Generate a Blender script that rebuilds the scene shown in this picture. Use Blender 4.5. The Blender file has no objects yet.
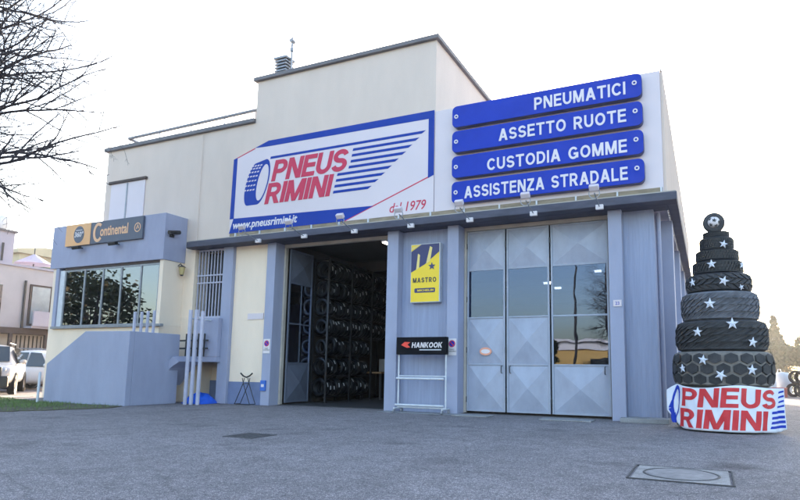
import bpy, math, random
from mathutils import Vector, Matrix
random.seed(7)
R = math.radians
SC = bpy.context.scene
COL = SC.collection

# ------------------------------------------------------------------ camera
cam_d = bpy.data.cameras.new('camera'); cam = bpy.data.objects.new('camera', cam_d); COL.objects.link(cam)
YAW, PITCH, ROLL = R(24.098), R(7.318), R(0.657)
fwd = Vector((-math.sin(YAW)*math.cos(PITCH), math.cos(YAW)*math.cos(PITCH), math.sin(PITCH)))
rt = Vector((math.cos(YAW), math.sin(YAW), 0)); up = rt.cross(fwd)
rt2 = math.cos(ROLL)*rt + math.sin(ROLL)*up; up2 = -math.sin(ROLL)*rt + math.cos(ROLL)*up
CAM = Vector((11.346, -13.709, 1.10))
M = Matrix((rt2, up2, -fwd)).transposed().to_4x4(); M.translation = CAM
cam.matrix_world = M
cam_d.sensor_width = 36; cam_d.lens = 589.74/800*36
cam_d.shift_x = -0.05435; cam_d.shift_y = 0.05436
cam_d.clip_end = 5000
SC.camera = cam

# ------------------------------------------------------------------ sky, sun, exposure
SUN_EL, SUN_AZ = R(13), math.atan2(-0.34, 0.94)     # azimuth from +Y towards +X
W = bpy.data.worlds.new('World'); SC.world = W; W.use_nodes = True
wn = W.node_tree
sky = wn.nodes.new('ShaderNodeTexSky'); sky.sky_type = 'NISHITA'; sky.sun_disc = False
sky.sun_elevation = SUN_EL; sky.sun_rotation = SUN_AZ
sky.air_density = 1.0; sky.dust_density = 2.5; sky.ozone_density = 1.0
wn.links.new(sky.outputs[0], wn.nodes['Background'].inputs[0])
wn.nodes['Background'].inputs[1].default_value = 0.15
sd = bpy.data.lights.new('sun', 'SUN'); sd.energy = 3.0; sd.angle = R(0.5); sd.color = (1, 0.86, 0.68)
so = bpy.data.objects.new('sun', sd); COL.objects.link(so)
sdir = Vector((math.sin(SUN_AZ)*math.cos(SUN_EL), math.cos(SUN_AZ)*math.cos(SUN_EL), math.sin(SUN_EL)))
so.rotation_euler = (-sdir).to_track_quat('-Z', 'Y').to_euler(); so.location = (0, 0, 60)
SC.view_settings.view_transform = 'Standard'; SC.view_settings.look = 'None'
SC.view_settings.gamma = 1; SC.view_settings.use_curve_mapping = False
SC.view_settings.exposure = 2.65
SC.render.engine = 'CYCLES'
SC.cycles.max_bounces = 8; SC.cycles.transparent_max_bounces = 12

# ------------------------------------------------------------------ materials
MATS = {}
def mk(name, col, rough=0.7, var=0.12, scale=4.0, bump=0.0, bscale=60.0, stretch=(1, 1, 1), metal=0.0, spec=0.5, fine=0.0):
    m = bpy.data.materials.new(name); m.use_nodes = True; nt = m.node_tree; n = nt.nodes; l = nt.links
    b = n['Principled BSDF']; b.inputs['Roughness'].default_value = rough; b.inputs['Metallic'].default_value = metal
    b.inputs['Specular IOR Level'].default_value = spec
    tc = n.new('ShaderNodeTexCoord'); mp = n.new('ShaderNodeMapping'); mp.inputs['Scale'].default_value = stretch
    l.new(tc.outputs['Object'], mp.inputs['Vector'])
    no = n.new('ShaderNodeTexNoise'); no.inputs['Scale'].default_value = scale; no.inputs['Detail'].default_value = 6; no.inputs['Roughness'].default_value = 0.62
    l.new(mp.outputs[0], no.inputs['Vector'])
    rp = n.new('ShaderNodeValToRGB'); e = rp.color_ramp.elements
    e[0].position = 0.3; e[1].position = 0.7
    e[0].color = tuple(c*(1-var) for c in col)+(1,); e[1].color = tuple(min(1, c*(1+var*0.7)) for c in col)+(1,)
    l.new(no.outputs['Fac'], rp.inputs['Fac'])
    out = rp.outputs['Color']
    if fine:
        nf = n.new('ShaderNodeTexNoise'); nf.inputs['Scale'].default_value = bscale; nf.inputs['Detail'].default_value = 3
        l.new(tc.outputs['Object'], nf.inputs['Vector'])
        r2 = n.new('ShaderNodeValToRGB'); r2.color_ramp.elements[0].position = 0.35; r2.color_ramp.elements[1].position = 0.68
        r2.color_ramp.elements[0].color = (1-fine,)*3+(1,); r2.color_ramp.elements[1].color = (1+fine,)*3+(1,)
        l.new(nf.outputs['Fac'], r2.inputs['Fac'])
        mx = n.new('ShaderNodeMixRGB'); mx.blend_type = 'MULTIPLY'; mx.inputs[0].default_value = 1
        l.new(out, mx.inputs[1]); l.new(r2.outputs[0], mx.inputs[2]); out = mx.outputs[0]
    l.new(out, b.inputs['Base Color'])
    if bump:
        nb = n.new('ShaderNodeTexNoise'); nb.inputs['Scale'].default_value = bscale; nb.inputs['Detail'].default_value = 4
        l.new(mp.outputs[0], nb.inputs['Vector'])
        bp = n.new('ShaderNodeBump'); bp.inputs['Strength'].default_value = bump; bp.inputs['Distance'].default_value = 0.02
        l.new(nb.outputs['Fac'], bp.inputs['Height']); l.new(bp.outputs[0], b.inputs['Normal'])
    MATS[name] = m
    return m

def glass(name, tint, refl=0.2, rough=0.01, coat=(1, 1, 1)):
    m = bpy.data.materials.new(name); m.use_nodes = True; nt = m.node_tree; n = nt.nodes; l = nt.links
    n.remove(n['Principled BSDF'])
    tr = n.new('ShaderNodeBsdfTransparent'); tr.inputs[0].default_value = tint+(1,)
    gl = n.new('ShaderNodeBsdfGlossy'); gl.inputs['Roughness'].default_value = rough; gl.inputs[0].default_value = coat+(1,)
    fr = n.new('ShaderNodeFresnel'); fr.inputs[0].default_value = 1.5
    ad = n.new('ShaderNodeMath'); ad.operation = 'ADD'; ad.use_clamp = True; ad.inputs[1].default_value = refl
    l.new(fr.outputs[0], ad.inputs[0])
    # faint waviness of old panes
    tc = n.new('ShaderNodeTexCoord'); no = n.new('ShaderNodeTexNoise'); no.inputs['Scale'].default_value = 1.3
    bp = n.new('ShaderNodeBump'); bp.inputs['Strength'].default_value = 0.02; bp.inputs['Distance'].default_value = 0.1
    l.new(tc.outputs['Object'], no.inputs['Vector']); l.new(no.outputs[0], bp.inputs['Height']); l.new(bp.outputs[0], gl.inputs['Normal'])
    mx = n.new('ShaderNodeMixShader'); l.new(ad.outputs[0], mx.inputs[0]); l.new(tr.outputs[0], mx.inputs[1]); l.new(gl.outputs[0], mx.inputs[2])
    l.new(mx.outputs[0], n['Material Output'].inputs[0]); MATS[name] = m; return m

def emit(name, col, s):
    m = bpy.data.materials.new(name); m.use_nodes = True; b = m.node_tree.nodes['Principled BSDF']
    b.inputs['Base Color'].default_value = (0.8, 0.8, 0.8, 1); b.inputs['Emission Color'].default_value = col+(1,); b.inputs['Emission Strength'].default_value = s
    MATS[name] = m; return m

WALL = mk('upper_render', (0.62, 0.515, 0.45), 0.9, 0.06, 1.2, 0.25, 90, (1, 1, 0.35))
CREAM = mk('cream_render', (0.80, 0.66, 0.53), 0.9, 0.06, 1.5, 0.25, 90, (1, 1, 0.4))
BLUE = mk('lavender_paint', (0.315, 0.328, 0.445), 0.75, 0.10, 2.0, 0.2, 70, (1, 1, 0.35))
BLUEP = mk('lavender_board_concrete', (0.28, 0.315, 0.445), 0.8, 0.13, 5.0, 0.5, 14, (3, 3, 0.15))
BLUEL = mk('lavender_light', (0.305, 0.325, 0.44), 0.75, 0.09, 2.0, 0.2, 70, (1, 1, 0.35))
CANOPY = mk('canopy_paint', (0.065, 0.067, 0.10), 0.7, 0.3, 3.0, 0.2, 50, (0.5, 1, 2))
COPING = mk('coping_metal', (0.13, 0.12, 0.13), 0.55, 0.2, 3.0, metal=0.0)
DADO = mk('dado_blue', (0.15, 0.19, 0.33), 0.8, 0.15, 3.0, 0.2, 60)
SIGNW = mk('sign_white', (0.61, 0.535, 0.57), 0.45, 0.03, 1.0)
SIGNB = mk('sign_blue', (0.012, 0.040, 0.38), 0.5, 0.10, 2.0, spec=0.15)
SIGNF = mk('sign_frame_blue', (0.010, 0.042, 0.30), 0.5, 0.08, 2.0, spec=0.15)
SIGNBD = mk('sign_blue_edge', (0.012, 0.022, 0.13), 0.4, 0.05, 1.0)
SIGNR = mk('sign_red', (0.52, 0.045, 0.095), 0.55, 0.08, 2.0, spec=0.2)
LETW = mk('letter_white', (0.66, 0.61, 0.63), 0.5, 0.02, 1.0)
WMETAL = mk('white_metal', (0.55, 0.57, 0.62), 0.45, 0.12, 6.0)
POST = mk('rail_lilac_paint', (0.42, 0.42, 0.53), 0.6, 0.1, 4.0)
GMETAL = mk('grey_metal', (0.26, 0.27, 0.30), 0.4, 0.2, 8.0, metal=0.3)
DMETAL = mk('dark_metal', (0.03, 0.03, 0.035), 0.5, 0.3, 6.0)
HEAD = mk('header_black', (0.008, 0.008, 0.011), 0.8, 0.2, 4.0, spec=0.1)
BLACK = mk('black_plastic', (0.012, 0.012, 0.014), 0.45, 0.2, 6.0)
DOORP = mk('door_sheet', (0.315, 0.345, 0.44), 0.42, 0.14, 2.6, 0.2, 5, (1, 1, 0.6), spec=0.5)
DOORI = mk('door_inner_shaded', (0.10, 0.115, 0.16), 0.5, 0.15, 2.2, spec=0.4)  # open leaf's sheet, its colour darkened for the shade inside the garage
DOORF = mk('door_frame_paint', (0.31, 0.34, 0.42), 0.5, 0.12, 3.0)
TRIM = mk('beige_trim', (0.40, 0.36, 0.32), 0.7, 0.15, 3.0)
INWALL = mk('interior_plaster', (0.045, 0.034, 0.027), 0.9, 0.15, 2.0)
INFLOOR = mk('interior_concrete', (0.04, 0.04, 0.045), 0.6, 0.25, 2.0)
RUB = mk('rubber_black', (0.012, 0.013, 0.017), 0.6, 0.3, 12.0, 0.2, 120)
RUBW = mk('rubber_worn', (0.035, 0.037, 0.045), 0.75, 0.35, 9.0, 0.3, 90)
RUBG = mk('rubber_dusty_groove', (0.20, 0.185, 0.175), 0.9, 0.35, 8.0, 0.3, 90)
RUBB = mk('rubber_dusty_lug', (0.034, 0.034, 0.038), 0.85, 0.45, 7.0, 0.3, 60)
RUBP = mk('rubber_pale_lug', (0.095, 0.10, 0.12), 0.85, 0.5, 5.0, 0.3, 60)
RUBL = mk('rubber_pale', (0.13, 0.135, 0.16), 0.85, 0.45, 6.0, 0.3, 60)
GLINT = mk('tyre_glint_strip', (0.58, 0.58, 0.60), 0.6, 0.1, 9)  # pale tread strips that paint in the glints on the rack tyres
TYREIN = mk('rack_tyre_rubber', (0.008, 0.009, 0.012), 0.30, 0.3, 10.0, spec=0.3)
TARP = mk('blue_tarp', (0.01, 0.10, 0.62), 0.45, 0.2, 6.0, 0.4, 12)
YEL = mk('sign_yellow', (0.80, 0.56, 0.012), 0.4, 0.04, 2.0)
NAVY = mk('sign_navy', (0.012, 0.016, 0.11), 0.4, 0.05, 2.0)
ORA = mk('sign_orange', (0.70, 0.37, 0.16), 0.5, 0.06, 2.0)
ORAL = mk('letter_pale_orange', (0.74, 0.42, 0.24), 0.5, 0.05, 2.0)
CHAR = mk('sign_charcoal', (0.075, 0.085, 0.125), 0.5, 0.08, 2.0)
BANN = mk('banner_cloth', (0.66, 0.68, 0.76), 0.65, 0.05, 3.0)
CONC = mk('concrete', (0.26, 0.26, 0.27), 0.9, 0.2, 5.0, 0.4, 60, fine=0.15)
IRON = mk('cast_iron', (0.26, 0.24, 0.24), 0.7, 0.3, 8.0, 0.4, 70)
IRON2 = mk('dark_iron', (0.07, 0.065, 0.068), 0.8, 0.3, 8.0, 0.4, 70)
PAVE = mk('pavement_paving', (0.24, 0.23, 0.22), 0.9, 0.15, 3.0, 0.3, 40)
SOIL = mk('lawn_soil', (0.085, 0.075, 0.045), 0.95, 0.4, 3.0, 0.5, 30)
GRASS = mk('grass_blades', (0.125, 0.19, 0.05), 0.7, 0.45, 1.6)
BARK = mk('bark', (0.045, 0.034, 0.04), 0.9, 0.3, 8.0, 0.4, 40)
LEAFD = mk('leaf_dark', (0.055, 0.075, 0.035), 0.7, 0.5, 1.3)
LEAFO = mk('leaf_orange', (0.11, 0.085, 0.045), 0.7, 0.4, 1.5)
LEAFH = mk('leaf_olive', (0.06, 0.07, 0.035), 0.8, 0.5, 0.8)
HEDGE = mk('leaf_hedge', (0.10, 0.12, 0.035), 0.8, 0.45, 2.0)
HOUSEW = mk('house_pale_render', (0.40, 0.375, 0.39), 0.9, 0.08, 1.0)
HOUSEL = mk('house_lilac_render', (0.36, 0.34, 0.40), 0.9, 0.08, 1.0)
HOUSEY = mk('house_yellow_render', (0.50, 0.42, 0.28), 0.9, 0.08, 1.0)
BROWN = mk('brown_wood', (0.07, 0.05, 0.045), 0.8, 0.2, 5.0)
OCHRE = mk('warehouse_ochre', (0.55, 0.36, 0.12), 0.85, 0.08, 1.0)
CARD = mk('cardboard', (0.28, 0.17, 0.09), 0.9, 0.15, 3.0)
CARW = mk('car_white_paint', (0.78, 0.78, 0.80), 0.25, 0.02, 1.0, spec=0.6)
CARG = mk('car_pearl_paint', (0.36, 0.355, 0.37), 0.25, 0.02, 1.0, spec=0.6)
CARGL = mk('car_window_glass', (0.02, 0.026, 0.03), 0.04, 0.05, 1.0, spec=0.9)
LAMPG = mk('headlight_glass', (0.5, 0.52, 0.55), 0.1, 0.05, 2.0, spec=0.8)
RIM = mk('wheel_rim_metal', (0.35, 0.35, 0.36), 0.35, 0.1, 5.0, metal=0.6)
STARW = mk('star_white', (0.62, 0.64, 0.72), 0.6, 0.08, 10.0)
WHITEB = mk('bulk_bag_white', (0.62, 0.62, 0.64), 0.8, 0.1, 3.0)
REDP = mk('red_plastic', (0.42, 0.10, 0.07), 0.5, 0.1, 3.0)
PINKP = mk('pink_sheet', (0.48, 0.42, 0.52), 0.6, 0.3, 1.0)
LENS = mk('lamp_lens', (0.45, 0.50, 0.58), 0.08, 0.05, 3.0, spec=0.9)
AMBER = mk('lantern_glass', (0.42, 0.33, 0.14), 0.2, 0.1, 5.0, spec=0.8)
STICK = mk('sticker_orange', (0.75, 0.33, 0.22), 0.5, 0.05, 3.0)
PANE = glass('door_pane', (0.16, 0.18, 0.22), 0.055, 0.01, (0.56, 0.68, 1.0))
PANED = glass('annex_pane', (0.12, 0.13, 0.15), 0.17, 0.01, (0.85, 0.9, 1.0))
TUBE = emit('fluorescent_tube', (1.0, 0.93, 0.80), 1.2)
TUBE2 = emit('shop_lamp_tube', (1.0, 0.93, 0.80), 6.0)
BULB = emit('warm_bulb', (1.0, 0.55, 0.25), 4.0)

# asphalt: aggregate specks, patches and stains
def asphalt():
    m = bpy.data.materials.new('asphalt'); m.use_nodes = True; nt = m.node_tree; n = nt.nodes; l = nt.links
    b = n['Principled BSDF']; b.inputs['Roughness'].default_value = 0.88; b.inputs['Specular IOR Level'].default_value = 0.3
    tc = n.new('ShaderNodeTexCoord')
    def noise(s, d=5, r=0.6):
        x = n.new('ShaderNodeTexNoise'); x.inputs['Scale'].default_value = s; x.inputs['Detail'].default_value = d; x.inputs['Roughness'].default_value = r
        l.new(tc.outputs['Object'], x.inputs['Vector']); return x.outputs['Fac']
    def ramp(fac, p0, c0, p1, c1):
        x = n.new('ShaderNodeValToRGB'); e = x.color_ramp.elements; e[0].position = p0; e[1].position = p1
        e[0].color = c0+(1,) if len(c0) == 3 else c0; e[1].color = c1+(1,) if len(c1) == 3 else c1
        l.new(fac, x.inputs['Fac']); return x.outputs['Color']
    def mul(a, c):
        x = n.new('ShaderNodeMixRGB'); x.blend_type = 'MULTIPLY'; x.inputs[0].default_value = 1; l.new(a, x.inputs[1]); l.new(c, x.inputs[2]); return x.outputs[0]
    base = ramp(noise(0.35, 6, 0.65), 0.32, (0.245, 0.220, 0.218), 0.68, (0.325, 0.292, 0.290))
    vo = n.new('ShaderNodeTexVoronoi'); vo.inputs['Scale'].default_value = 75; l.new(tc.outputs['Object'], vo.inputs['Vector'])
    specks = ramp(vo.outputs['Distance'], 0.08, (2.0, 1.97, 1.95), 0.45, (0.58, 0.58, 0.60))
    c = mul(base, specks)
    vo2 = n.new('ShaderNodeTexVoronoi'); vo2.inputs['Scale'].default_value = 42; l.new(tc.outputs['Object'], vo2.inputs['Vector'])
    c = mul(c, ramp(vo2.outputs['Color'], 0.1, (0.72, 0.72, 0.74), 0.9, (1.28, 1.27, 1.26)))
    c = mul(c, ramp(noise(3.2, 5, 0.7), 0.32, (0.8, 0.8, 0.8), 0.62, (1.08, 1.08, 1.08)))
    c = mul(c, ramp(noise(0.9, 4, 0.55), 0.30, (0.72, 0.71, 0.72), 0.42, (1, 1, 1)))
    # long thin cracks
    cr = n.new('ShaderNodeTexVoronoi'); cr.feature = 'DISTANCE_TO_EDGE'; cr.inputs['Scale'].default_value = 0.33
    wv = n.new('ShaderNodeMixRGB'); wv.inputs[0].default_value = 0.18
    nz = n.new('ShaderNodeTexNoise'); nz.inputs['Scale'].default_value = 1.6; nz.inputs['Detail'].default_value = 5
    l.new(tc.outputs['Object'], nz.inputs['Vector']); l.new(tc.outputs['Object'], wv.inputs[1]); l.new(nz.outputs['Color'], wv.inputs[2])
    l.new(wv.outputs[0], cr.inputs['Vector'])
    c = mul(c, ramp(cr.outputs['Distance'], 0.001, (0.80, 0.80, 0.80), 0.005, (1, 1, 1)))
    def math_(op, a, v=None):
        x = n.new('ShaderNodeMath'); x.operation = op; l.new(a, x.inputs[0])
        if v is not None: x.inputs[1].default_value = v
        return x.outputs[0]
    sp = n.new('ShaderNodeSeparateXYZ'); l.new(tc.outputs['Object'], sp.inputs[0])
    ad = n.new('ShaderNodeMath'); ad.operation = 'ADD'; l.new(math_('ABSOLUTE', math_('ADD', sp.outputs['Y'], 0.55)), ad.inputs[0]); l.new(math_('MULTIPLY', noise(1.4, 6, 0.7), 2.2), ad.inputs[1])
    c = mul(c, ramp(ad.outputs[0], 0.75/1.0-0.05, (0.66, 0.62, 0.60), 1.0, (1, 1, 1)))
    ov = n.new('ShaderNodeTexVoronoi'); ov.inputs['Scale'].default_value = 0.42; ov.inputs['Randomness'].default_value = 1.0
    ow = n.new('ShaderNodeMixRGB'); ow.inputs[0].default_value = 0.12; l.new(tc.outputs['Object'], ow.inputs[1]); l.new(nz.outputs['Color'], ow.inputs[2]); l.new(ow.outputs[0], ov.inputs['Vector'])
    c = mul(c, ramp(ov.outputs['Distance'], 0.06, (0.70, 0.69, 0.70), 0.16, (1, 1, 1)))
    l.new(c, b.inputs['Base Color'])
    bp = n.new('ShaderNodeBump'); bp.inputs['Strength'].default_value = 0.35; bp.inputs['Distance'].default_value = 0.008
    l.new(vo.outputs['Distance'], bp.inputs['Height']); l.new(bp.outputs[0], b.inputs['Normal'])
    return m
ASPH = asphalt()

# ------------------------------------------------------------------ mesh helpers
ORG = {}
class MB:
    def __init__(s): s.v = []; s.f = []; s.m = []
    def add(s, vs, fs, mat=0):
        o = len(s.v); s.v += [tuple(v) for v in vs]; s.f += [tuple(i+o for i in f) for f in fs]; s.m += [mat]*len(fs); return s
    def box(s, x0, x1, y0, y1, z0, z1, mat=0):
        vs = [(x, y, z) for z in (z0, z1) for y in (y0, y1) for x in (x0, x1)]
        return s.add(vs, [(0, 2, 3, 1), (4, 5, 7, 6), (0, 1, 5, 4), (2, 6, 7, 3), (0, 4, 6, 2), (1, 3, 7, 5)], mat)
    def obox(s, c, ax, ay, az, mat=0):
        c, ax, ay, az = map(Vector, (c, ax, ay, az))
        vs = [c+i*ax+j*ay+k*az for k in (-1, 1) for j in (-1, 1) for i in (-1, 1)]
        return s.add(vs, [(0, 2, 3, 1), (4, 5, 7, 6), (0, 1, 5, 4), (2, 6, 7, 3), (0, 4, 6, 2), (1, 3, 7, 5)], mat)
    def prism(s, poly, f0, f1, mat=0, matside=None):
        # poly: 2D points; f0/f1 map (x, y) to 3D for back and front
        n = len(poly); vs = [f0(*p) for p in poly]+[f1(*p) for p in poly]
        s.add(vs, [tuple(range(n-1, -1, -1)), tuple(range(n, 2*n))], mat)
        o = len(s.v)-2*n; ms = mat if matside is None else matside
        for i in range(n):
            j = (i+1) % n; s.f.append((o+i, o+j, o+n+j, o+n+i)); s.m.append(ms)
        return s
    def tube(s, pts, r, n=8, mat=0, cap=True):
        pts = [Vector(p) for p in pts]; k = len(pts); rr = r if isinstance(r, (list, tuple)) else [r]*k
        o = len(s.v); t0 = (pts[1]-pts[0]).normalized()
        a = t0.orthogonal().normalized()
        for i, p in enumerate(pts):
            t = (pts[min(i+1, k-1)]-pts[max(i-1, 0)]).normalized()
            a = (a-t*a.dot(t)); a = a.normalized() if a.length > 1e-6 else t.orthogonal().normalized()
            b = t.cross(a)
            for j in range(n):
                w = 2*math.pi*j/n; s.v.append(tuple(p+rr[i]*(math.cos(w)*a+math.sin(w)*b)))
        for i in range(k-1):
            for j in range(n):
                q = (j+1) % n; s.f.append((o+i*n+j, o+i*n+q, o+(i+1)*n+q, o+(i+1)*n+j)); s.m.append(mat)
        if cap:
            s.f.append(tuple(o+j for j in range(n-1, -1, -1))); s.m.append(mat)
            s.f.append(tuple(o+(k-1)*n+j for j in range(n))); s.m.append(mat)
        return s
    def lathe(s, prof, c, axis='z', n=32, mat=0, closed=False):
        c = Vector(c); o = len(s.v); k = len(prof)
        for i in range(n):
            w = 2*math.pi*i/n
            for r, h in prof:
                a, b = r*math.cos(w), r*math.sin(w)
                d = {'z': (a, b, h), 'y': (a, h, b), 'x': (h, a, b)}[axis]
                s.v.append(tuple(c+Vector(d)))
        for i in range(n):
            j = (i+1) % n
            for q in range(k if closed else k-1):
                q2 = (q+1) % k; f = (o+i*k+q, o+j*k+q, o+j*k+q2, o+i*k+q2)
                s.f.append(f if axis != 'y' else f[::-1]); s.m.append(mat)
        return s
    def build(s, name, mats, parent=None, bevel=0.0, smooth=None, world=True):
        me = bpy.data.meshes.new(name)
        off = Vector((0, 0, 0))
        if parent is not None and world: off = ORG.get(parent.name, Vector((0, 0, 0)))
        me.from_pydata([tuple(Vector(v)-off) for v in s.v], [], s.f)
        for m in (mats if isinstance(mats, (list, tuple)) else [mats]): me.materials.append(m)
        me.polygons.foreach_set('material_index', s.m)
        if smooth is not None:
            me.polygons.foreach_set('use_smooth', [True]*len(me.polygons))
            me.set_sharp_from_angle(angle=R(smooth))
        me.update()
        o = bpy.data.objects.new(name, me); COL.objects.link(o)
        if parent is not None:
            o.parent = parent
            if world: ORG[o.name] = off
        if bevel:
            bv = o.modifiers.new('bevel', 'BEVEL'); bv.width = bevel; bv.segments = 2; bv.limit_method = 'ANGLE'; bv.angle_limit = R(40)
        return o

def thing(name, label, cat, loc=(0, 0, 0), group=None):
    o = bpy.data.objects.new(name, None); COL.objects.link(o); o.location = loc; o.empty_display_size = 0.2
    ORG[o.name] = Vector(loc); o['label'] = label; o['category'] = cat
    if group: o['group'] = group
    return o
def tag(o, label, cat, group=None, kind=None):
    if label: o['label'] = label; o['category'] = cat
    if group: o['group'] = group
    if kind: o['kind'] = kind
    return o
def recentre(o, p):
    # put a top-level mesh's origin at p
    p = Vector(p); o.data.transform(Matrix.Translation(-p)); o.location = p; ORG[o.name] = p; return o
def copy_tree(o, parent=None):
    c = o.copy(); COL.objects.link(c)
    if parent is not None: c.parent = parent
    for ch in list(o.children): copy_tree(ch, c)
    return c

# ------------------------------------------------------------------ bold block lettering
T = 0.2; H = T/2
def band(pts, t=None):
    t = t or T
    P = [Vector((p[0], p[1])) for p in pts]; k = len(P); L = []; Q = []
    for i in range(k):
        d0 = (P[i]-P[i-1]).normalized() if i else None
        d1 = (P[i+1]-P[i]).normalized() if i < k-1 else None
        d0 = d0 or d1; d1 = d1 or d0
        n0 = Vector((-d0.y, d0.x)); n1 = Vector((-d1.y, d1.x)); m = (n0+n1)
        m = m/ max(0.5, m.dot(n0)) if m.length > 1e-6 else n0
        L.append(P[i]+m*t/2); Q.append(P[i]-m*t/2)
    return [[Q[i], Q[i+1], L[i+1], L[i]] for i in range(k-1)]
def arc(cx, cy, rx, ry, a0, a1, n=12):
    return [(cx+rx*math.cos(R(a0+(a1-a0)*i/n)), cy+ry*math.sin(R(a0+(a1-a0)*i/n))) for i in range(n+1)]
def stem(x): return band([(x, 0), (x, 1)])
def glyph(c):
    if c == 'I': return [stem(H)], T
    if c == 'E': return [stem(H), band([(H, H), (.64, H)]), band([(H, .52), (.60, .52)]), band([(H, 1-H), (.63, 1-H)])], .64
    if c == 'T': return [band([(.36, 0), (.36, .9)]), band([(0, 1-H), (.72, 1-H)])], .72
    if c == 'L': return [stem(H), band([(H, H), (.6, H)])], .6
    if c == 'H': return [stem(H), stem(.66), band([(H, .52), (.66, .52)])], .76
    if c == 'N': return [stem(H), stem(.66), [[(.0, 1), (.53, 0), (.76, 0), (.23, 1)]]], .76
    if c == 'M': return [stem(H), stem(.80), [[(0, 1), (.36, 0), (.54, 0), (.24, 1)]], [[(.66, 1), (.36, 0), (.54, 0), (.90, 1)]]], .9
    if c == 'A': return [[[(0, 0), (.21, 0), (.52, 1), (.30, 1)]], [[(.61, 0), (.82, 0), (.52, 1), (.30, 1)]], [[(.18, .22), (.64, .22), (.60, .39), (.22, .39)]]], .82
    if c == 'V': return [[[(0, 1), (.21, 1), (.52, 0), (.30, 0)]], [[(.61, 1), (.82, 1), (.52, 0), (.30, 0)]]], .82
    if c in 'PR':
        b = band([(H, 1-H), (.38, 1-H)]+arc(.38, .68, .22, .22, 90, -90, 10)[1:]+[(H, .46)])
        g = [stem(H), b]
        if c == 'R': g.append([[(.27, .46), (.48, .46), (.74, 0), (.50, 0)]])
        return g, (.70 if c == 'P' else .74)
    if c == 'S': return [band(arc(.35, .70, .25, .20, 12, 270, 16)+arc(.35, .30, .26, .20, 90, -168, 16)[1:])], .70
    if c == 'U': return [band([(H, 1), (H, .38)]+arc(.37, .38, .27, .28, 180, 360, 12)[1:]+[(.64, 1)])], .74
    if c == 'C': return [band(arc(.42, .5, .32, .40, 38, 322, 20))], .78
    if c == 'G': return [band(arc(.42, .5, .32, .40, 38, 345, 20)), band([(.44, .44), (.82, .44)], .17), band([(.73, .1), (.73, .44)], .17)], .84
    if c == 'O': return [band(arc(.42, .5, .32, .40, 0, 360, 24))], .84
    if c == 'D': return [stem(H), band([(H, .9), (.34, .9)]+arc(.34, .5, .30, .40, 90, -90, 14)[1:]+[(H, .1)])], .74
    if c == 'Z': return [band([(.03, 1-H), (.66, 1-H)]), band([(0, H), (.67, H)]), [[(0, .17), (.24, .17), (.66, .83), (.41, .83)]]], .67
    if c == 'K': return [stem(H), [[(.15, .30), (.30, .44), (.76, 1), (.50, 1)]], [[(.26, .56), (.44, .62), (.78, 0), (.53, 0)]]], .78
    return [], .3
def words(s, space=.34, gap=.11):
    out = []; x = 0
    for c in s:
        if c == ' ': x += space; continue
        g, w = glyph(c)
        for k, st in enumerate(g):
            for q in st: out.append(([(p[0]+x, p[1]) for p in q], k))
        x += w+gap
    return out, x-gap
def letters(name, s, x0, x1, z0, z1, fmap, mat, parent, shear=0.0, gap=.11, thick=0.012, space=.34, t=0.2):
    global T, H
    T = t; H = t/2
    # fmap(x, z, h): sign plane to 3D; h is the height over the board
    polys, w = words(s, space, gap); mb = MB(); sx = (x1-x0-shear*(z1-z0))/w; sz = z1-z0
    for q, k in polys:
        pts = [(x0+p[0]*sx+shear*p[1]*sz, z0+p[1]*sz) for p in q]
        h = thick+0.0007*k
        mb.prism(pts, lambda a, b: fmap(a, b, 0.0005), lambda a, b: fmap(a, b, h))
    return mb.build(name, mat, parent)
def text(name, body, size, loc, mat, parent, rot=(R(90), 0, 0), off=0.0, shear=0.0, align='LEFT', ext=0.002, sx=1.0):
    c = bpy.data.curves.new(name, 'FONT'); c.body = body; c.size = size; c.offset = off*size; c.shear = shear; c.extrude = ext
    c.align_x = align; c.resolution_u = 3
    o = bpy.data.objects.new(name+'_tmp', c); COL.objects.link(o)
    bpy.context.view_layer.update()
    me = bpy.data.meshes.new_from_object(o.evaluated_get(bpy.context.evaluated_depsgraph_get()))
    bpy.data.objects.remove(o); bpy.data.curves.remove(c)
    me.materials.clear(); me.materials.append(mat)
    from mathutils import Euler
    me.transform(Matrix.Translation(Vector(loc)-ORG.get(parent.name, Vector()))@Euler(rot).to_matrix().to_4x4()@Matrix.Diagonal((sx, 1, 1, 1)))
    ob = bpy.data.objects.new(name, me); COL.objects.link(ob); ob.parent = parent; ORG[ob.name] = ORG.get(parent.name, Vector())
    return ob
def rounded(x0, x1, z0, z1, r, n=6):
    p = []
    for cx, cz, a in ((x1-r, z1-r, 0), (x0+r, z1-r, 90), (x0+r, z0+r, 180), (x1-r, z0+r, 270)):
        p += [(cx+r*math.cos(R(a+90*i/n)), cz+r*math.sin(R(a+90*i/n))) for i in range(n+1)]
    return p
def facing(y):   # board plane facing -Y
    return lambda a, b, h: (a, y-h, b)

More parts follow.
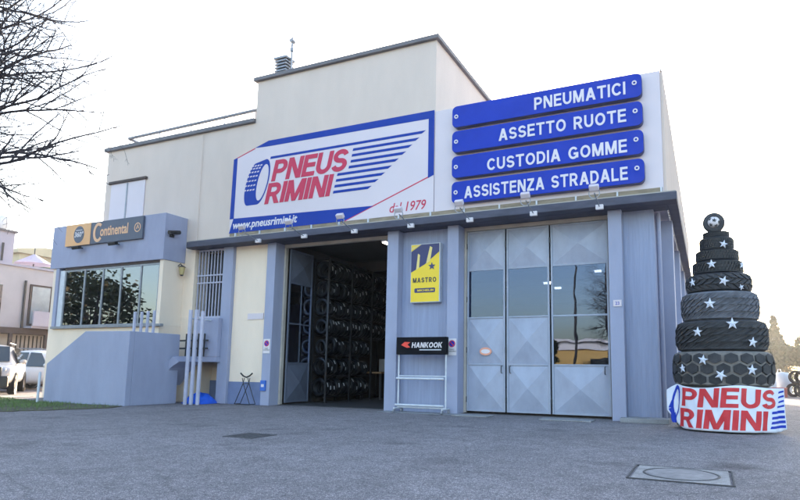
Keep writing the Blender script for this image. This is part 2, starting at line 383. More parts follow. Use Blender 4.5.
# ================================================================== SETTING
g = MB().add([(-2500, -2500, 0), (2500, -2500, 0), (2500, 2500, 0), (-2500, 2500, 0)], [(0, 1, 2, 3)]).build('ground', ASPH); g['kind'] = 'structure'
lawn_poly = [(-11.2, -4.5), (-10.4, -1.72), (-9.6, -1.75), (-6.68, -2.42), (-3.16, -2.42), (-2.85, -3.1), (-3.3, -4.4), (-4.2, -6.2), (-6.5, -10), (-14, -10)]
def ragged(poly, step, amp):
    q = random.Random(8); out = []
    for i in range(len(poly)):
        a, b = Vector(poly[i]), Vector(poly[(i+1) % len(poly)]); n = max(1, int((b-a).length/step))
        for k in range(n):
            p = a.lerp(b, k/n); out.append((p.x+q.uniform(-amp, amp), p.y+q.uniform(-amp, amp)))
    return out
lawn_edge = ragged(lawn_poly, 0.16, 0.07)
lw = MB().prism(lawn_edge[::-1], lambda x, y: (x, y, 0.0), lambda x, y: (x, y, 0.018)).build('lawn', SOIL); lw['kind'] = 'structure'
pv = MB().box(-34, -9.75, -1.60, -0.75, 0.004, 0.014).build('pavement', PAVE); pv['kind'] = 'structure'
ap = MB()
for x0, x1 in ((5.72, 6.62), (7.85, 9.0)): ap.box(x0, x1, -0.62, -0.12, 0.002, 0.03)
ap.box(9.55, 10.55, -0.25, 0.25, 0.002, 0.10); ap.box(3.6, 5.6, -0.45, 0.02, 0.002, 0.014)
ap = ap.build('kerb', CONC, bevel=0.012); ap['kind'] = 'structure'

def inside(p, poly):
    x, y = p; c = False
    for i in range(len(poly)):
        x1, y1 = poly[i]; x2, y2 = poly[i-1]
        if (y1 > y) != (y2 > y) and x < (x2-x1)*(y-y1)/(y2-y1)+x1: c = not c
    return c
gb = MB(); rg = random.Random(3)
for _ in range(26000):
    p = (rg.uniform(-13, -2.8), rg.uniform(-8.5, -1.65))
    if not inside(p, lawn_poly): continue
    e = rg.random()
    h = rg.uniform(0.03, 0.085); a = rg.uniform(0, math.pi); w = 0.007
    if p[0] > -4.6+0.5*math.sin(p[1]*3) and e < 0.75: continue
    dx, dy = w*math.cos(a), w*math.sin(a); lx, ly = rg.uniform(-.04, .04), rg.uniform(-.04, .04)
    gb.add([(p[0]-dx, p[1]-dy, 0.016), (p[0]+dx, p[1]+dy, 0.016), (p[0]+lx, p[1]+ly, 0.018+h)], [(0, 1, 2)])
go = gb.build('grass', GRASS); tag(go, 'short green grass of the lawn strip beside the ramp wall', 'grass', kind='stuff')

# ================================================================== THE TYRE SHOP
B = thing('tyre_shop', 'cream and lavender blue tyre shop with big signs and folding garage doors', 'building', (1.3, 0, 0))
w = MB()
w.box(-8.05, -1.3, 0, 9, 4.95, 8.70)
upper = w.build('wall', WALL, B)
MB().box(-8.17, -1.303, -0.10, 9.1, 8.70, 8.83).build('coping', COPING, upper, bevel=0.01)
tall = MB().box(-1.3, 4.92, 0.0, 9, 4.95, 10.05).build('wall', WALL, B)
cp = MB(); cp.box(-1.40, 5.02, -0.10, 9.1, 10.05, 10.17); cp.build('coping', COPING, tall, bevel=0.01)
w = MB(); w.box(-8.05, -3.5, 0.004, 9, 0, 4.948); w.box(-3.5, -0.6, 1.0, 9, 0, 4.948)
w.build('wall', CREAM, B)
w = MB(); w.box(-1.91, -0.59, 0.12, 0.99, 0.66, 4.947); w.build('lower_wall', CREAM, B)
w = MB(); w.box(-1.91, -0.59, 0.10, 0.99, 0, 0.658); w.build('dado', DADO, B)
# right-hand parapet over the garage bays, its side clad with ribs
w = MB(); w.box(4.925, 10.60, -0.03, 20, 4.95, 7.97); par = w.build('parapet', SIGNW, B)
w = MB()
y = 0.05
while y < 20:
    w.box(10.602, 10.66, y, y+0.13, 5.0, 8.0); y += 0.26
w.box(10.601, 10.64, 0, 20, 7.98, 8.02)
w.build('side_cladding', WALL, B)
# canopy with rounded left end
w = MB()
poly = [(-3.30, -0.39)]+[(-3.40+0.0-0.22*math.sin(R(a)), -0.17-0.22*math.cos(R(a))) for a in range(0, 91, 15)]+[(-3.62, -0.004), (10.62, -0.004), (10.62, 20), (10.88, 20), (10.88, -0.39)]
poly = [(-3.40-0.22*math.sin(R(a)), -0.17-0.22*math.cos(R(a))) for a in range(90, -1, -15)]+[(10.88, -0.39), (10.88, -0.034), (-3.62, -0.034)]
w.prism(poly, lambda x, y: (x, y, 4.80), lambda x, y: (x, y, 4.985))
w.box(10.662, 10.879, -0.033, 20, 4.802, 4.983)
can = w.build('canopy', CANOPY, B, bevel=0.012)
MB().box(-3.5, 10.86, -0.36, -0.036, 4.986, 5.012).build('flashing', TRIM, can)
MB().box(-2.06, 10.58, -0.055, -0.032, 5.013, 5.198).build('gap_shade_strip', mk('ochre_gap_shade', (0.26, 0.21, 0.15), 0.8, 0.35, 3.0, stretch=(1, 1, 4)), can)  # added ochre strip; its dark colour paints the shadow between board and canopy
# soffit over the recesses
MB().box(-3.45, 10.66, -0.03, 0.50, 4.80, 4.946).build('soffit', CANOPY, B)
# pilasters
for i, (x0, x1, yb) in enumerate(((-2.31, -1.915, 0.98), (-0.586, -0.27, 0.52), (3.53, 3.87, 0.52), (5.31, 5.62, 0.52), (9.355, 9.66, 0.52))):
    MB().box(x0, x1, 0.0, yb, 0, 4.798).build('pilaster', BLUEL, B, bevel=0.012)
MB().box(3.872, 5.308, 0.28, 0.52, 0, 4.797).build('recess_panel', BLUEP, B)
MB().box(9.662, 10.34, 0.28, 0.52, 0.02, 4.797).build('recess_panel', BLUEP, B)
for y in (1.5, 5.5, 9.5, 13.5, 17.5):
    MB().box(10.302, 10.68, y, y+0.45, 0, 4.797).build('pilaster', BLUEL, B, bevel=0.01)
w = MB(); w.box(10.0, 10.30, 0.53, 20, 0, 4.946); w.build('side_wall', BLUE, B)
MB().tube([(10.42, 0.60, 4.78), (10.42, 0.60, 0.02)], 0.05, 10).build('drainpipe', BLUE, B, smooth=40)
# interior shell
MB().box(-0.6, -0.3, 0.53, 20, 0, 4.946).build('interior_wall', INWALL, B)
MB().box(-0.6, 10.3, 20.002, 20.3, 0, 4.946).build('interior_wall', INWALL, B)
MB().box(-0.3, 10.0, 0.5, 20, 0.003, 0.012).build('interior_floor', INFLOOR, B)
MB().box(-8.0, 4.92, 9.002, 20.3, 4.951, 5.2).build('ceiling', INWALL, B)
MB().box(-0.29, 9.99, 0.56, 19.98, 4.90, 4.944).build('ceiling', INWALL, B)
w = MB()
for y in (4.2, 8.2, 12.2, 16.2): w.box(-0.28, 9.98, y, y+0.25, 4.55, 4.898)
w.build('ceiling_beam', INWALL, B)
# door frames (beige head and jambs)
def doorframe(x0, x1):
    w = MB(); w.box(x0, x1, 0.40, 0.52, 4.70, 4.797); w.box(x0, x0+0.06, 0.40, 0.52, 0.02, 4.698); w.box(x1-0.06, x1, 0.40, 0.52, 0.02, 4.698)
    w.build('door_frame', TRIM, B, bevel=0.006)
doorframe(-0.268, 3.528); doorframe(5.622, 9.353)
# folding leaves: u along the leaf, v up, outward normal n
def leaf(o, u, n, width, rows, pm=None, fm=None):
    # rows: list of (z0, z1, 'panel'/'glass')
    o = Vector(o); u = Vector(u); n = Vector(n); z = Vector((0, 0, 1))
    fr = MB(); fw = 0.045
    def bar(a0, a1, z0, z1, d=0.025, mbx=fr):
        mbx.obox(o+u*(a0+a1)/2+z*(z0+z1)/2, u*(a1-a0)/2, n*d, z*(z1-z0)/2)
    zb, zt = rows[0][0], rows[-1][1]
    bar(0, fw, zb, zt); bar(width-fw, width, zb, zt)
    for z0, z1, k in rows: bar(fw, width-fw, z0, z0+0.04, 0.0245)
    bar(fw, width-fw, zt-0.04, zt, 0.0245)
    f = fr.build('door_leaf', fm or DOORF, B, bevel=0.006)
    ORG[f.name] = ORG[B.name]
    for z0, z1, k in rows:
        a0, a1, b0, b1 = fw, width-fw, z0+0.04, (z1 if z1 != zt else zt-0.04)
        p = lambda a, b, h: o+u*a+z*b+n*h
        if k == 'glass':
            m = MB().obox(o+u*(a0+a1)/2+z*(b0+b1)/2, u*(a1-a0)/2, n*0.004, z*(b1-b0)/2); m.build('pane', PANE, f)
        else:
            am, bm = (a0+a1)/2, (b0+b1)/2
            e = 0.03
            m = MB()
            m.add([p(a0, b0, 0), p(a1, b0, 0), p(a1, b1, 0), p(a0, b1, 0),
                   p(a0+e, b0+e, .004), p(a1-e, b0+e, .004), p(a1-e, b1-e, .004), p(a0+e, b1-e, .004), p(am, bm, .10),
                   p(a0, b0, -.02), p(a1, b0, -.02), p(a1, b1, -.02), p(a0, b1, -.02)],
                  [(0, 1, 5, 4), (1, 2, 6, 5), (2, 3, 7, 6), (3, 0, 4, 7), (4, 5, 8), (5, 6, 8), (6, 7, 8), (7, 4, 8), (9, 12, 11, 10)])
            m.build('panel', pm or DOORP, f)
    return f
R2 = [(0.06, 1.21, 'panel'), (1.21, 2.40, 'panel'), (2.40, 3.64, 'glass'), (3.64, 4.69, 'panel')]
R3 = [(0.06, 1.21, 'panel'), (1.21, 2.40, 'glass'), (2.40, 3.64, 'glass'), (3.64, 4.69, 'panel')]
l1 = leaf((5.69, 0.47, 0), (1, 0, 0), (0, -1, 0), 1.03, R2)
leaf((6.76, 0.47, 0), (1, 0, 0), (0, -1, 0), 1.10, R2)
leaf((7.90, 0.47, 0), (1, 0, 0), (0, -1, 0), 1.38, R3)
for x in (6.64, 6.86, 9.16):
    MB().tube([(x, 0.44, 1.02), (x, 0.37, 1.04), (x, 0.37, 1.18), (x, 0.44, 1.20)], 0.012, 6).build('handle', DMETAL, B, smooth=50)
for x in (5.685, 6.748, 7.888):
    for z in (0.35, 1.6, 2.9, 4.3): MB().tube([(x, 0.435, z-0.07), (x, 0.435, z+0.07)], 0.016, 8).build('hinge', DMETAL, B, smooth=50)
st = MB().prism([(6.22+0.16*math.cos(R(a)), 1.56+0.10*math.sin(R(a))) for a in range(0, 360, 15)], lambda a, b: (a, 0.44, b), lambda a, b: (a, 0.39, b), 0).build('sticker', STICK, l1)
MB().prism([(6.22+0.12*math.cos(R(a)), 1.56+0.055*math.sin(R(a))) for a in range(0, 360, 15)], lambda a, b: (a, 0.391, b), lambda a, b: (a, 0.387, b), 0).build('sticker', LETW, l1)
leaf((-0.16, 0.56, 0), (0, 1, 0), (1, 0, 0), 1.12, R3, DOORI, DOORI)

# entrance recess with barred gate, landing and balcony
MB().box(-3.498, -2.312, 0.98, 0.998, 0, 4.945).build('recess_wall', CREAM, B)
MB().box(-3.46, -2.33, 0.55, 0.56, 2.3, 4.76).build('dark_glazing', BLACK, B)
bars = MB()
for i in range(9):
    x = -3.42+i*0.13; bars.box(x-0.014, x+0.014, 0.10, 0.135, 2.62, 4.78)
bars.box(-3.45, -2.34, 0.085, 0.15, 3.70, 3.74); bars.box(-3.45, -2.34, 0.085, 0.15, 3.94, 3.98); bars.box(-3.45, -2.34, 0.085, 0.15, 2.58, 2.66); bars.box(-3.45, -2.34, 0.085, 0.15, 4.74, 4.79)
bars.build('barred_gate', POST, B)
MB().box(-3.12, -2.20, -0.16, -0.005, 1.40, 2.58).build('balcony_parapet', BLUE, B, bevel=0.012)
w = MB(); w.box(-3.48, -2.20, -0.16, 0.97, 1.24, 1.398)
w.build('landing', BLUE, B)
w = MB()   # sloping soffit of the flight that comes up behind the ramp wall
w.prism([(-3.60, 0.52), (-3.60, 0.85), (-3.05, 1.398), (-2.78, 1.238), (-3.12, 1.05)], lambda x, z: (x, -1.0, z), lambda x, z: (x, -0.17, z))
w.build('stair_flight', BLUE, B)
lv = MB()
for i in range(5): lv.box(-3.47, -2.55, -0.02+0.0, -0.0, 1.78-0.0+i*0.001, 1.785+i*0.001)
w = MB()
w.box(-3.498, -2.312, 0.60, 0.72, 1.40, 2.30); w.build('grating', DMETAL, B)
w = MB()
for z in (1.62, 1.86): w.box(-3.6, -2.45, -0.30, -0.26, z, z+0.05)
for x in (-3.4, -3.15, -2.9, -2.65): w.box(x, x+0.04, -0.255, -0.225, 1.40, 2.1)
w.build('landing_rail', DMETAL, B)
MB().box(-3.498, -2.312, 0.93, 0.978, 0, 0.66).build('dado', DADO, B)

# annex with the strip window
w = MB()
w.box(-9.22, -3.95, -0.80, 0.0, 0, 2.34); w.box(-4.10, -3.95, -0.80, 0.0, 2.342, 4.38); w.box(-9.22, -9.02, -0.80, 0.0, 2.342, 4.38)
w.box(-9.22, -8.06, 0.001, 6, 0, 4.38)
ax = w.build('annex_wall', CREAM, B)
MB().box(-9.34, -3.92, -0.86, -0.002, 4.382, 5.86).build('annex_fascia', BLUE, B, bevel=0.012)
MB().box(-9.34, -8.06, 0.0, 6.1, 4.382, 5.86).build('annex_fascia', BLUE, B)
MB().box(-9.019, -8.86, -0.84, -0.70, 2.342, 4.38).build('pilaster', BLUE, B)
MB().box(-8.85, -8.62, -0.80, -0.68, 2.36, 4.30).build('window_jamb', WMETAL, B, bevel=0.01)
MB().box(-8.95, -3.76, -0.92, -0.801, 2.30, 2.38).build('sill', CONC, B, bevel=0.01)
MB().box(-9.0, -4.1, -0.06, -0.04, 2.35, 4.38).build('annex_interior', DMETAL, B)
fr = MB(); xs = [-8.60, -7.60, -6.70, -5.83, -4.93, -4.12]
for x in xs: fr.box(x-0.03, x+0.03, -0.79, -0.73, 2.36, 4.30)
fr.box(-8.57, -4.15, -0.785, -0.735, 2.36, 2.42); fr.box(-8.57, -4.15, -0.785, -0.735, 4.24, 4.30)
wf = fr.build('strip_window', GMETAL, B, bevel=0.006)
for i in range(5): MB().box(xs[i]+0.03, xs[i+1]-0.03, -0.765, -0.757, 2.42, 4.24).build('pane', PANED, wf)
MB().box(-8.62, -4.10, -0.80, -0.70, 4.30, 4.38).build('shutter_box', BROWN, B)
sb = MB()
for k, (cx, cz, rx, rz) in enumerate(((-4.72, 2.5, 0.38, 0.38), (-4.45, 2.55, 0.3, 0.3))):
    sb.lathe([(max(0.0, rx*math.sin(R(a))), -rz*math.cos(R(a))) for a in range(0, 181, 18)], (cx, -0.55, cz), 'z', 16)

# ramp wall (stair guard) in front of the annex
w = MB()
w.prism([(-6.64, 0), (-3.19, 0), (-3.19, 2.05), (-5.03, 2.07), (-6.64, 1.13)][::-1], lambda x, z: (x, -2.19, z), lambda x, z: (x, -2.37, z))
w.box(-3.37, -3.19, -2.188, -0.65, 0, 2.05)
w.box(-6.64, -6.46, -2.188, -0.812, 0, 0.9)
w.box(-6.459, -3.371, -2.187, -0.815, 0, 0.75)
w.build('ramp_wall', BLUEL, B, bevel=0.015)
for x, y, zt in ((-3.28, -2.18, 2.60), (-3.28, -1.96, 2.62), (-3.28, -1.76, 2.66), (-3.28, -1.55, 2.70)):
    MB().box(x-0.03, x+0.03, y-0.03, y+0.03, 2.05, zt).build('rail_post', POST, B, bevel=0.006)
for x, y, zt in ((-2.50, -0.95, 2.75), (-2.30, -0.92, 2.75), (-2.09, -0.88, 2.70)):
    MB().box(x-0.05, x+0.05, y-0.03, y+0.03, 0, zt).build('rail_post', POST, B, bevel=0.008)
MB().tube([(-2.50, -0.95, 2.50), (-2.50, -0.05, 2.50)], 0.025, 8).build('handrail', WMETAL, B)

# upper window with closed shutter
w = MB(); w.box(-7.72, -6.92, -0.03, -0.003, 5.87, 7.45); w.box(-6.86, -6.02, -0.03, -0.003, 5.87, 7.45)
sh = w.build('shutter', SIGNW, B, bevel=0.004)
MB().box(-7.80, -5.94, -0.09, -0.002, 7.452, 7.54).build('window_hood', BROWN, B, bevel=0.01)
MB().box(-6.92, -6.86, -0.045, -0.002, 5.87, 7.45).build('window_mullion', GMETAL, B)
MB().tube([(-3.45, -0.03, 8.68), (-3.45, -0.03, 4.99)], 0.008, 6).build('conduit', WALL, B)
# railing on the lower roof
w = MB(); w.tube([(-7.45, 0.3, 9.24), (-1.32, 0.3, 9.30)], 0.055, 8); w.tube([(-7.45, 0.3, 9.24), (-7.45, 1.5, 9.20)], 0.055, 8)
for x in (-7.4, -5.9, -4.4, -2.9, -1.6): w.tube([(x, 0.3, 8.82), (x, 0.3, 9.25)], 0.02, 6)
w.build('roof_railing', GMETAL, B, smooth=40)
# chimney vent and aerial mast on the tall roof
cx, cy = -0.97, 0.8
w = MB(); w.box(cx-0.20, cx+0.20, cy-0.17, cy+0.17, 10.04, 10.62)
ch = w.build('chimney', CONC, B)
w = MB()
for k in range(4): w.box(cx-0.23, cx+0.23, cy-0.2, cy+0.2, 10.66+k*0.11, 10.71+k*0.11)
w.box(cx-0.26, cx+0.26, cy-0.23, cy+0.23, 11.08, 11.15)
w.build('louvre', GMETAL, ch, bevel=0.005)
MB().box(cx-0.16, cx+0.16, cy-0.13, cy+0.13, 10.621, 11.079).build('flue', DMETAL, ch)
w = MB(); w.tube([(-0.68, 0.8, 10.04), (-0.68, 0.8, 11.85)], 0.032, 6); w.tube([(-0.78, 0.8, 11.58), (-0.58, 0.8, 11.58)], 0.014, 6)
w.tube([(-0.68, 0.72, 11.72), (-0.68, 0.88, 11.72)], 0.07, 6); w.tube([(-0.68, 0.8, 11.36), (-0.68, 0.8, 11.48)], 0.06, 6)
w.build('aerial_mast', GMETAL, B)
w = MB(); w.tube([(5.9, 1.2, 7.95), (5.9, 1.2, 8.35)], 0.05, 8); w.tube([(6.3, 1.2, 7.95), (6.3, 1.2, 8.30)], 0.04, 8)
w.build('roof_vent', CONC, B)
# small white plate, house number
MB().box(-1.30, -0.70, 0.095, 0.118, 2.52, 2.70).build('wall_plate', SIGNW, B)
hn = MB().box(9.44, 9.62, -0.02, -0.003, 2.55, 2.70).build('house_number', SIGNW, B)
text('lettering', '23', 0.10, (9.53, -0.021, 2.59), SIGNB, hn, off=0.01, align='CENTER', ext=0.001)

# ------------------------------------------------------------------ the big shop sign
S = thing('shop_sign', 'white and blue sign reading PNEUS RIMINI with a tyre and speed stripes', 'sign', (1.5, -0.04, 5.2))
fy = facing(-0.062)
MB().prism([(-2.08, 5.20), (4.921, 5.20), (4.921, 8.0), (-0.69, 8.0), (-2.05, 7.58)], lambda x, z: (x, -0.034, z), lambda x, z: (x, -0.062, z)).build('board', SIGNW, S)
def flat(name, polys, mat, parent, h=0.004, base=-0.062):
    m = MB()
    for i, q in enumerate(polys):
        a = sum(q[k-1][0]*q[k][1]-q[k][0]*q[k-1][1] for k in range(len(q)))
        if a < 0: q = q[::-1]
        m.prism(q, lambda x, z: (x, base-0.0004, z), lambda x, z: (x, base-h-0.0005*i, z))
    return m.build(name, mat, parent)
flat('frame', [[(-2.08, 5.20), (2.14, 5.20), (3.10, 5.55), (-1.93, 5.66)], [(-2.08, 5.65), (-1.92, 5.65), (-1.90, 7.62), (-2.05, 7.58)],
               [(-1.22, 7.84), (-0.69, 8.0), (4.921, 8.0), (4.921, 7.78), (-0.7, 7.82)], [(4.75, 7.79), (4.921, 7.79), (4.921, 6.20), (4.75, 6.13)]], SIGNF, S)
flat('red_line', [[(2.10, 5.20), (2.20, 5.20), (4.921, 6.20), (4.921, 6.235)], [(-2.05, 7.58), (-2.05, 7.55), (-1.20, 7.81), (-1.22, 7.84)]], SIGNR, S, 0.003)
SR = [(4.67, 7.40), (4.48, 7.225), (4.27, 7.06), (4.08, 6.89), (3.86, 6.725), (3.65, 6.555), (3.44, 6.385), (3.24, 6.22), (3.02, 6.05)]
SL = [-0.60, 2.36, 2.33, 2.30, 2.24, 1.86, 1.82, 1.78, 1.74]
flat('stripe', [[(SL[i], z), (x-0.12, z), (x, z+0.075), (SL[i]+0.02, z+0.075)] for i, (x, z) in enumerate(SR)], SIGNF, S)
letters('lettering', 'PNEUS', -0.52, 2.27, 6.68, 7.33, fy, SIGNR, S, shear=0.22, gap=.05)
letters('lettering', 'RIMINI', -0.74, 1.76, 5.99, 6.63, fy, SIGNR, S, shear=0.22, gap=.05)
# tyre drawing
def ell(cx, cz, rx, rz, sh, a0=0, a1=360, n=36):
    return [(cx+rx*math.cos(R(a0+(a1-a0)*i/n))+sh*rz*math.sin(R(a0+(a1-a0)*i/n)), cz+rz*math.sin(R(a0+(a1-a0)*i/n))) for i in range(n+(a1-a0 != 360))]
def tyre_mark(name, mapf, parent, mat, matw, ox=0, oz=0, s=1.0):
    f = lambda x, z: (ox+s*(x+0.85), oz+s*(z-6.7))
    right = ell(-0.84, 6.72, 0.27, 0.70, 0.22); left = ell(-1.22, 6.68, 0.24, 0.66, 0.22)
    hull = ell(-0.84, 6.72, 0.27, 0.70, 0.22, -90, 90, 18)+ell(-1.22, 6.68, 0.24, 0.66, 0.22, 90, 270, 18)
    m = MB(); m.prism([f(*p) for p in hull], lambda x, z: mapf(x, z, .0005), lambda x, z: mapf(x, z, .004)); o = m.build(name, mat, parent)
    m = MB(); m.prism([f(*p) for p in ell(-0.81, 6.70, 0.19, 0.56, 0.22)], lambda x, z: mapf(x, z, .0042), lambda x, z: mapf(x, z, .006))
    for k in range(7):
        a = 118+k*13.5
        for j in range(4):
            c, s_ = math.cos(R(a)), math.sin(R(a)); px = -1.30+0.11*j; 
            p0 = (px+0.20*c+0.22*0.62*s_+0.02, 6.68+0.62*s_)
            m.prism([f(p0[0], p0[1]), f(p0[0]+0.075, p0[1]+0.012), f(p0[0]+0.085, p0[1]+0.055), f(p0[0]+0.012, p0[1]+0.043)], lambda x, z: mapf(x, z, .0042), lambda x, z: mapf(x, z, .0062+.0002*j))
    m.build('tread', matw, o)
    return o
tyre_mark('tyre_emblem', fy, S, SIGNF, SIGNW, ox=-0.90, oz=6.70)
text('lettering', 'www.pneusrimini.it', 0.335, (-1.95, -0.068, 5.33), LETW, S, off=0.022, shear=0.2, sx=0.93)
text('lettering', 'dal 1979', 0.37, (3.58, -0.064, 5.30), SIGNR, S, off=0.008, shear=0.22, sx=0.87)
for i in range(14):
    x = -1.8+i*0.95; MB().box(x-0.018, x+0.018, -0.10, -0.058, 5.05, 5.19).build('sign_bracket', WMETAL, B)

# ------------------------------------------------------------------ four blue service signs
def rsign(word, z0, z1, tx0, tz, label):
    o = thing('service_sign', label, 'sign', (7.85, -0.03, z0), 'blue service signs on the white parapet')
    m = MB(); m.prism(rounded(5.50, 10.22, z0, z1, 0.13), lambda x, z: (x, -0.033, z), lambda x, z: (x, -0.21, z), 0, 1)
    bd = m.build('board', [SIGNB, SIGNBD], o, bevel=0.012)
    letters('lettering', word, tx0, 9.86, tz, tz+0.31, facing(-0.21), LETW, o, gap=.13, space=.52, t=.175)
    for x, z in ((5.62, (z0+z1)/2), (10.06, (z0+z1)/2+0.06)):
        m = MB(); m.lathe([(0.028, -0.018), (0.055, -0.018), (0.055, 0), (0.028, 0)], (x, -0.21, z), 'y', 16, closed=True); m.build('bolt', LETW, o, smooth=40)
rsign('PNEUMATICI', 7.34, 7.92, 7.70, 7.45, 'blue sign reading PNEUMATICI, highest on the white parapet')
rsign('ASSETTO RUOTE', 6.66, 7.24, 6.78, 6.79, 'blue sign reading ASSETTO RUOTE below the PNEUMATICI sign')
rsign('CUSTODIA GOMME', 5.98, 6.56, 6.47, 6.06, 'blue sign reading CUSTODIA GOMME above the ASSISTENZA sign')
rsign('ASSISTENZA STRADALE', 5.31, 5.88, 5.86, 5.41, 'blue sign reading ASSISTENZA STRADALE just above the canopy')

# ------------------------------------------------------------------ sign floodlights on arms
def floodlight(x, label):
    o = thing('floodlight', label, 'floodlight', (x, -0.39, 4.82), 'floodlights on arms along the canopy')
    MB().box(x-0.085, x+0.085, -0.47, -0.392, 4.72, 4.83).build('mount_box', LETW, o, bevel=0.008)
    MB().tube([(x, -0.45, 4.78), (x, -0.75, 4.84), (x, -1.08, 4.92)], 0.013, 8).build('arm', GMETAL, o, smooth=60)
    c = Vector((x, -1.13, 4.93)); d = Vector((0, 0.75, 0.66)).normalized(); e = Vector((0, -0.66, 0.75))
    hd = MB().obox(c+Vector((0, 0, 0.10)), (0.105, 0, 0), d*0.055, e*0.065).build('lamp_head', SIGNW, o, bevel=0.02)
    MB().obox(c+Vector((0, 0, 0.10))+d*0.058, (0.085, 0, 0), d*0.003, e*0.05).build('lens', LENS, hd)
    MB().tube([c+Vector((0.115*math.cos(R(a)), 0.02, -0.02+0.115*math.sin(R(a)))) for a in range(0, 361, 20)], 0.011, 6, cap=False).build('yoke', GMETAL, o, smooth=60)
for x, l in ((-0.57, 'leftmost floodlight on an arm, below the start of the web address'), (1.08, 'floodlight on an arm below the end of the web address'),
             (2.74, 'floodlight on an arm below the foot of the red diagonal line'), (4.46, 'floodlight on an arm below the words dal 1979'),
             (6.10, 'floodlight on an arm below the left end of the ASSISTENZA sign'), (7.72, 'floodlight on an arm below the middle of the ASSISTENZA STRADALE sign'),
             (9.25, 'rightmost floodlight on an arm, below the right end of the ASSISTENZA sign')): floodlight(x, l)

# ------------------------------------------------------------------ annex sign and its spots
C = thing('annex_sign', 'orange and charcoal Continental wordmark sign on the blue annex fascia'.replace('Continental wordmark ', 'tyre maker '), 'sign', (-6.7, -0.86, 5.1))
MB().box(-8.52, -4.82, -0.94, -0.863, 5.09, 5.83).build('board', CHAR, C, bevel=0.008)
MB().box(-8.52, -7.27, -0.952, -0.941, 5.09, 5.83).build('orange_panel', ORA, C)
m = MB(); m.prism([(-7.84+0.26*math.cos(R(a)), 5.46+0.29*math.sin(R(a))) for a in range(0, 360, 12)], lambda x, z: (x, -0.953, z), lambda x, z: (x, -0.957, z)); em = m.build('emblem', CHAR, C)
text('lettering', '360°', 0.24, (-7.84, -0.959, 5.38), LETW, em, off=0.02, align='CENTER', shear=0.1)
text('lettering', 'Best Drive'.split()[0].upper(), 0.10, (-7.84, -0.959, 5.58), ORA, em, off=0.01, align='CENTER') if False else None
m = MB()
m.prism([(0, 0), (1, 0), (1, 1), (0, 1)], lambda x, z: (-8.0+x*0.32, -0.958, 5.60+z*0.02), lambda x, z: (-8.0+x*0.32, -0.959, 5.60+z*0.02)); m.build('emblem_line', LETW, em)
text('lettering', 'ontinental', 0.47, (-6.80, -0.944, 5.33), ORAL, C, off=0.024, sx=0.70)
m = MB()
for q in band(arc(-6.90, 5.46, 0.19, 0.28, 50, 318, 18), 0.10): m.prism(q, lambda x, z: (x, -0.941, z), lambda x, z: (x, -0.947, z))
m.build('lettering', ORAL, C)
m = MB()
for q in band(arc(-5.05, 5.47, 0.13, 0.14, 0, 360, 18), 0.03): m.prism(q, lambda x, z: (x, -0.941, z), lambda x, z: (x, -0.945, z))
for q in band([(-5.10, 5.42), (-5.04, 5.55), (-5.0, 5.43)], 0.035): m.prism(q, lambda x, z: (x, -0.941, z), lambda x, z: (x, -0.946, z))
m.build('horse_mark', ORAL, C)
for x, z, l in ((-7.72, 5.0, 'small black spotlight under the orange square of the annex sign'), (-5.95, 5.0, 'small black spotlight under the long charcoal part of the annex sign')):
    o = thing('spotlight', l, 'spotlight', (x, -0.86, z), 'black spotlights under the annex sign')
    MB().tube([(x, -0.863, z), (x, -1.02, z-0.03)], 0.02, 8).build('arm', BLACK, o)
    MB().obox((x, -1.08, z-0.02), (0.17, 0, 0), (0, 0.06, 0.02), (0, -0.02, 0.05)).build('lamp_head', BLACK, o, bevel=0.015)

# camera and lantern on the annex side, alarm
o = thing('security_camera', 'black security camera on the side of the blue annex fascia', 'camera', (-3.92, -0.6, 5.25))
m = MB(); m.tube([(-3.918, -0.6, 5.2), (-3.80, -0.6, 5.25)], 0.03, 8); m.box(-3.918, -3.89, -0.68, -0.52, 5.12, 5.28); m.build('bracket', BLACK, o)
m = MB(); m.tube([(-3.78, -0.42, 5.30), (-3.78, -0.82, 5.22)], 0.065, 12); m.build('body', BLACK, o, smooth=40)
o = thing('wall_lantern', 'small dark wall lantern with amber glass on the annex side wall', 'lantern', (-3.95, -0.25, 4.1))
m = MB(); m.tube([(-3.948, -0.25, 4.26), (-3.84, -0.25, 4.33), (-3.76, -0.25, 4.26)], 0.014, 6); m.tube([(-3.76, -0.25, 4.21), (-3.76, -0.25, 4.27)], [0.12, 0.03], 6); m.tube([(-3.76, -0.25, 3.93), (-3.76, -0.25, 3.97)], [0.03, 0.06], 6); m.build('frame', DMETAL, o)
MB().tube([(-3.76, -0.25, 3.97), (-3.76, -0.25, 4.21)], [0.06, 0.10], 6).build('glass', AMBER, o)

# ------------------------------------------------------------------ signs on pilasters and recess
def no_parking(x, z, y, label, wd=0.24, ht=0.42):
    o = thing('driveway_sign', label, 'sign', (x, y, z), 'small no parking driveway signs')
    MB().box(x-wd/2, x+wd/2, y-0.012, y, z, z+ht).build('plate', LETW, o)
    m = MB(); cz = z+ht-0.13
    m.prism([(x+0.09*math.cos(R(a)), cz+0.09*math.sin(R(a))) for a in range(0, 360, 15)], lambda a, b: (a, y-0.0125, b), lambda a, b: (a, y-0.014, b))
    m.build('red_ring', SIGNR, o)
    m = MB(); m.prism([(x+0.065*math.cos(R(a)), cz+0.065*math.sin(R(a))) for a in range(0, 360, 15)], lambda a, b: (a, y-0.0142, b), lambda a, b: (a, y-0.0155, b)); m.build('blue_disc', SIGNB, o)
    m = MB()
    for q in band([(x-0.06, cz+0.06), (x+0.06, cz-0.06)], 0.03): m.prism(q, lambda a, b: (a, y-0.0157, b), lambda a, b: (a, y-0.017, b))
    m.build('red_slash', SIGNR, o)
    text('lettering', 'PASSO\nCARRABILE', 0.045, (x, y-0.013, z+0.13), BLACK, o, align='CENTER', ext=0.0006, off=0.01)
